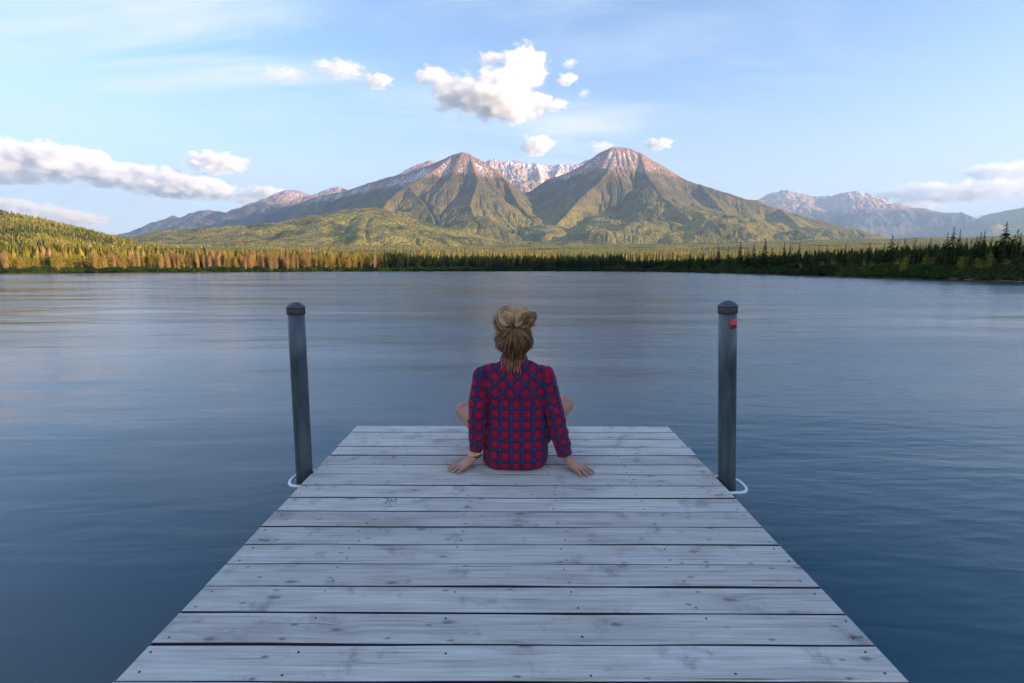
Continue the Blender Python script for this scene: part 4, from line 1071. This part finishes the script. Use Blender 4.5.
# start directions: hairline = everything except the face, dense at the nape
st = rng.normal(0, 1, (n, 3)); st /= np.linalg.norm(st, axis=1)[:, None]
st[:, 2] = np.where(rng.random(n) < .6, -np.abs(st[:, 2]) * .9 - .1, st[:, 2]); st[:, 1] = np.where(st[:, 2] < .45, -np.abs(st[:, 1]) * .8 + .25 * rng.random(n), st[:, 1]); st /= np.linalg.norm(st, axis=1)[:, None]
clump = rng.integers(0, 90, n); cdir = rng.normal(0, .10, (90, 3)); lc = rng.normal(0, .06, 90); tc_ = rng.normal(0, .20, 90)
st = st + cdir[clump] * .5; st /= np.linalg.norm(st, axis=1)[:, None]
tt = np.linspace(0, 1, k)[None, :, None]
dirs = st[:, None] * (1 - tt) + wd_[None, None] * tt; dirs /= np.linalg.norm(dirs, axis=2)[..., None]
lift = 1 + lc[clump][:, None] * np.sin(np.linspace(0, 3.1, k))[None] + rng.normal(0, .022, (n, 1)) * np.sin(np.linspace(0, 3.1, k))[None] + .03
low = np.clip((.69 - (HC + dirs * HR)[..., 2]) / .10, 0, 1)[..., None]
paths = on_head(dirs, lift); paths[..., 0] *= (1 - .42 * low[..., 0]); wav = rng.normal(0, .0050, (90, 3))[clump][:, None] * np.sin(np.linspace(0, 1, k)[None, :, None] * rng.uniform(5, 11, 90)[clump][:, None, None] + rng.uniform(0, 6, 90)[clump][:, None, None]); paths += wav + np.cumsum(rng.normal(0, .0016, paths.shape), 1)
put('hair_strands', strand_mesh('hair_strands', paths, rng.uniform(.0008, .0015, n), rng.normal(.47, .17, n) + tc_[clump]), M_hair, hair)
# loose ends at the nape and flyaways
n2 = 170; xs = rng.normal(-.006, .026, n2); z0 = rng.uniform(.60, .66, n2); L2 = rng.uniform(.03, .085, n2)
tq = np.linspace(0, 1, k)[None]
pn = np.stack([xs[:, None] * (1 + .1 * tq) + rng.normal(0, .012, (n2, 1)) * tq ** 2 - .004, 2.645 + rng.normal(0, .010, (n2, 1)) + .004 * tq, z0[:, None] - L2[:, None] * tq], -1)
n3 = 300; dv = rng.normal(0, 1, (n3, 3)); dv[:, 1] -= .4; dv /= np.linalg.norm(dv, axis=1)[:, None]; base = np.where(rng.random((n3, 1)) < .6, np.array([[0, 2.668, .812]]), HC[None]); rad3 = np.where(base[:, 2:3] > .8, .078, .10)
b3 = base + dv * rad3; cur = rng.normal(0, .012, (n3, 3)); pf_ = b3[:, None] + dv[:, None] * (tq[..., None] * rng.uniform(.008, .038, (n3, 1, 1))) + cur[:, None] * (tq[..., None] ** 2)
wisps = put('hair_wisps', strand_mesh('hair_wisps', np.concatenate([pn, pf_]), rng.uniform(.0006, .0011, n2 + n3), rng.normal(.62, .15, n2 + n3)), M_hair, hair); wisps['kind'] = 'stuff'
# bun
bm = bmesh.new(); ellip(bm, (0, 2.678, .812), (.070, .056, .060)); bun = put('bun', fuse(bm, .005, 2, 'bun'), M_core, hair)
n = 2300; k = 14; BC = np.array([.002, 2.672, .813]); BR = np.array([.088, .066, .072])
wdir = np.array([0, -1, -.42]); wdir /= np.linalg.norm(wdir); e1 = np.array([1., 0, 0]); e2 = np.cross(wdir, e1)
nc_ = 64; cphi = rng.uniform(0, 2 * np.pi, nc_); clen = rng.uniform(1.5, 2.7, nc_); clift = rng.uniform(.80, 1.16, nc_); ccurl = rng.normal(0, 1.0, nc_); ctint = rng.normal(0, .2, nc_)
cl = rng.integers(0, nc_, n); phi0 = cphi[cl] + rng.normal(0, .075, n); tt = np.linspace(0, 1, k)[None]
th = .10 + tt * (clen[cl] + rng.normal(0, .12, n))[:, None]; ph = phi0[:, None] + ccurl[cl][:, None] * tt ** 1.5 + rng.normal(0, .05, (n, 1)) * tt
dr = np.cos(th)[..., None] * wdir + np.sin(th)[..., None] * (np.cos(ph)[..., None] * e1 + np.sin(ph)[..., None] * e2)
prof = np.interp(tt, [0, .12, .35, .8, 1], [.62, .86, 1.04, 1.0, .86]) * (clift[cl] + rng.normal(0, .028, n))[:, None]
coff = rng.normal(0, .0085, (nc_, 3)) * [1, .5, 1]; wv_ = rng.normal(0, .0055, (nc_, 3))[cl][:, None] * np.sin(tt[..., None] * rng.uniform(5, 12, nc_)[cl][:, None, None] + rng.uniform(0, 6, nc_)[cl][:, None, None])
pb = BC + dr * BR * prof[..., None] + (coff[cl][:, None] * np.clip(tt * 4, 0, 1)[..., None]) + wv_ + np.cumsum(rng.normal(0, .0013, (n, k, 3)), 1)
put('bun_strands', strand_mesh('bun_strands', pb, rng.uniform(.0009, .0016, n), rng.normal(.64, .15, n) + ctint[cl] - .0), M_hair, bun)

# ------------------------------------------------------------------ cumulus clouds, real volumes beyond the haze
CY_ = 21000.0
G1 = 'white clouds above the peaks'; G2 = 'low cloud bank over the left hill'; G3 = 'pale clouds over the right range'
def cloud(lobes, label, dens=.0065, flat=.55, depth=.8, Yd=CY_, group='small white clouds in the sky', noise_s=1.0, cover=.0):
    amp = 4.2 if group == G2 else 3.0
    pts = [(at(a, b, Yd), rx * Yd / F, ry * Yd / F) for a, b, rx, ry in lobes]
    x0 = min(p.x - rx * 1.35 for p, rx, ry in pts); x1 = max(p.x + rx * 1.35 for p, rx, ry in pts)
    z0 = min(p.z - ry * 1.35 for p, rx, ry in pts); z1 = max(p.z + ry * 1.35 for p, rx, ry in pts)
    dd = max(min(rx * depth, 1400) for p, rx, ry in pts) * 1.35
    c0 = Vector(((x0 + x1) / 2, Yd, (z0 + z1) / 2))
    m, t = mat('cloud_droplets')
    pos = t.n('ShaderNodeTexCoord').outputs['Object']
    d = None
    for p, rx, ry in pts:
        q = p - c0; ryd = min(rx * depth, 1400)
        v = t.vmath('MULTIPLY', t.vmath('SUBTRACT', pos, tuple(q)), (1 / rx, 1 / ryd, 1 / ry))
        l = t.vmath('LENGTH', v, out=1)
        f = t.math('SUBTRACT', 1.0, l)
        d = f if d is None else t.n('ShaderNodeMath', {0: d, 1: f, 2: .25}, operation='SMOOTH_MAX').outputs[0]
    S_ = 1 / (sum(ry for p, rx, ry in pts) / len(pts))
    nz1 = t.noise(t.vmath('MULTIPLY', pos, (.62, .7, 1.05)), S_ * 1.25 * noise_s, 7, .60)
    e = t.math('ADD', d, t.math('MULTIPLY', t.math('SUBTRACT', nz1, .51 - cover), amp))
    e = t.math('MULTIPLY', t.sstep(e, -.12, .75), dens)
    # nothing right at the hull
    env = t.sstep(t.math('ADD', d, .34), 0, .12)
    pv = t.n('ShaderNodeVolumePrincipled', {'Color': (.94, .95, .965, 1), 'Density': t.math('MULTIPLY', e, env), 'Anisotropy': .0})
    t.out(pv.outputs[0], 'Volume')
    bm0 = bmesh.new()
    for p, rx, ry in pts: ellip2(bm0, p - c0, (rx * 1.34, min(rx * depth, 1400) * 1.34, ry * 1.34))
    bm = bmesh.new()
    for v in bm0.verts: bm.verts.new(v.co)
    bm0.free(); me = bpy.data.meshes.new('cloud'); r_ = bmesh.ops.convex_hull(bm, input=bm.verts[:])
    bmesh.ops.delete(bm, geom=list({e for e in r_['geom_interior'] + r_['geom_unused'] if isinstance(e, bmesh.types.BMVert)}), context='VERTS')
    bm.to_mesh(me); bm.free(); me.materials.append(m)
    o = obj('cloud', me, None, c0); tag(o, label, 'cloud', group); return o
def ellip2(bm, c, r):
    ret = bmesh.ops.create_icosphere(bm, subdivisions=2, radius=1)
    bmesh.ops.transform(bm, matrix=Matrix.Translation(c) @ Matrix.Diagonal((*r, 1)), verts=ret['verts'])
cloud([(521, 68, 24, 19), (492, 96, 38, 19), (462, 92, 28, 13), (510, 108, 26, 13), (430, 76, 16, 8), (445, 84, 16, 8), (540, 100, 10, 8)], 'largest bright cumulus cloud above the gap between the two peaks', group=G1)
cloud([(488, 59, 11, 6)], 'small cloud puff touching the upper left of the largest cloud', group=G1)
cloud([(566, 79, 10, 5)], 'small cloud puff right of the largest cloud', group=G1)
cloud([(569, 63, 7, 4)], 'tiny cloud puff above the right side of the largest cloud', group=G1, dens=.003)
cloud([(584, 93, 6, 4)], 'tiny faint cloud puff lower right of the largest cloud', group=G1, dens=.0022)
cloud([(554, 105, 14, 5)], 'flat cloud shred hanging off the lower right of the largest cloud', group=G1, dens=.003)
cloud([(442, 109, 10, 4)], 'flat cloud shred under the left end of the largest cloud', group=G1, dens=.003)
cloud([(536, 145, 15, 9)], 'round cloud puff over the snowy ridge between the peaks', group=G1)
cloud([(600, 147, 14, 5)], 'thin cloud touching the left shoulder of the right peak', group=G1, dens=.0022)
cloud([(658, 144, 14, 5)], 'small flat cloud just right of the highest summit', group=G1)
cloud([(377, 81, 14, 6)], 'small cloud left of the largest cloud, nearest to it', group=G1)
cloud([(340, 70, 22, 7), (322, 64, 10, 4)], 'thin streaky cloud high above the left massif', group=G1, dens=.0022)
cloud([(286, 76, 20, 6)], 'faint thin cloud farthest left among the high puffs', group=G1, dens=.0016)
cloud([(-30, 158, 50, 20), (20, 162, 48, 16), (58, 164, 40, 17), (90, 170, 34, 13), (120, 176, 28, 10)], 'long thick cloud reaching in from the left edge', group=G2)
cloud([(160, 182, 36, 12), (192, 188, 34, 9), (218, 193, 22, 6), (140, 182, 16, 8)], 'long tapering cloud between the thick left cloud and the left range', group=G2)
cloud([(216, 163, 26, 9), (198, 163, 12, 5)], 'small oval cloud alone above the long tapering cloud', group=G2)
cloud([(-10, 205, 28, 9), (14, 206, 18, 7)], 'low cloud at the left edge just above the hill', group=G2, dens=.0035)
cloud([(46, 213, 26, 8), (76, 219, 26, 6)], 'low faint cloud above the slope of the left hill', group=G2, dens=.0035)
cloud([(265, 194, 18, 8), (246, 198, 12, 6)], 'white cloud rising behind the far left range', group=G2)
cloud([(1000, 172, 30, 8), (1040, 170, 30, 9)], 'upper pale cloud at the right edge', group=G3, dens=.0035)
cloud([(930, 193, 40, 9), (975, 191, 44, 9), (1020, 186, 34, 9), (895, 194, 18, 6)], 'long flat cloud low over the right range', group=G3, dens=.0035)
cloud([(910, 206, 26, 5)], 'thin cloud strip behind the right range', group=G3, dens=.0022)


# ------------------------------------------------------------------ haze
m, t = mat('haze_air')
pv = t.n('ShaderNodeVolumePrincipled', {'Color': (.44, .66, 1, 1), 'Density': 5.2e-5, 'Anisotropy': .2})
t.out(pv.outputs[0], 'Volume')
bm = bmesh.new(); box(bm, (0, 6500, 1196.5), (44000, 19000, 2407)); 
tag(obj('haze', bm_mesh('haze', bm, m)), 'pale blue air haze over the valley', kind='stuff')

scene.cycles.max_bounces = 10; scene.cycles.diffuse_bounces = 3; scene.cycles.glossy_bounces = 3
scene.cycles.volume_bounces = 8
scene.cycles.volume_step_rate = 1.0; scene.cycles.volume_max_steps = 128
scene.cycles.use_denoising = True
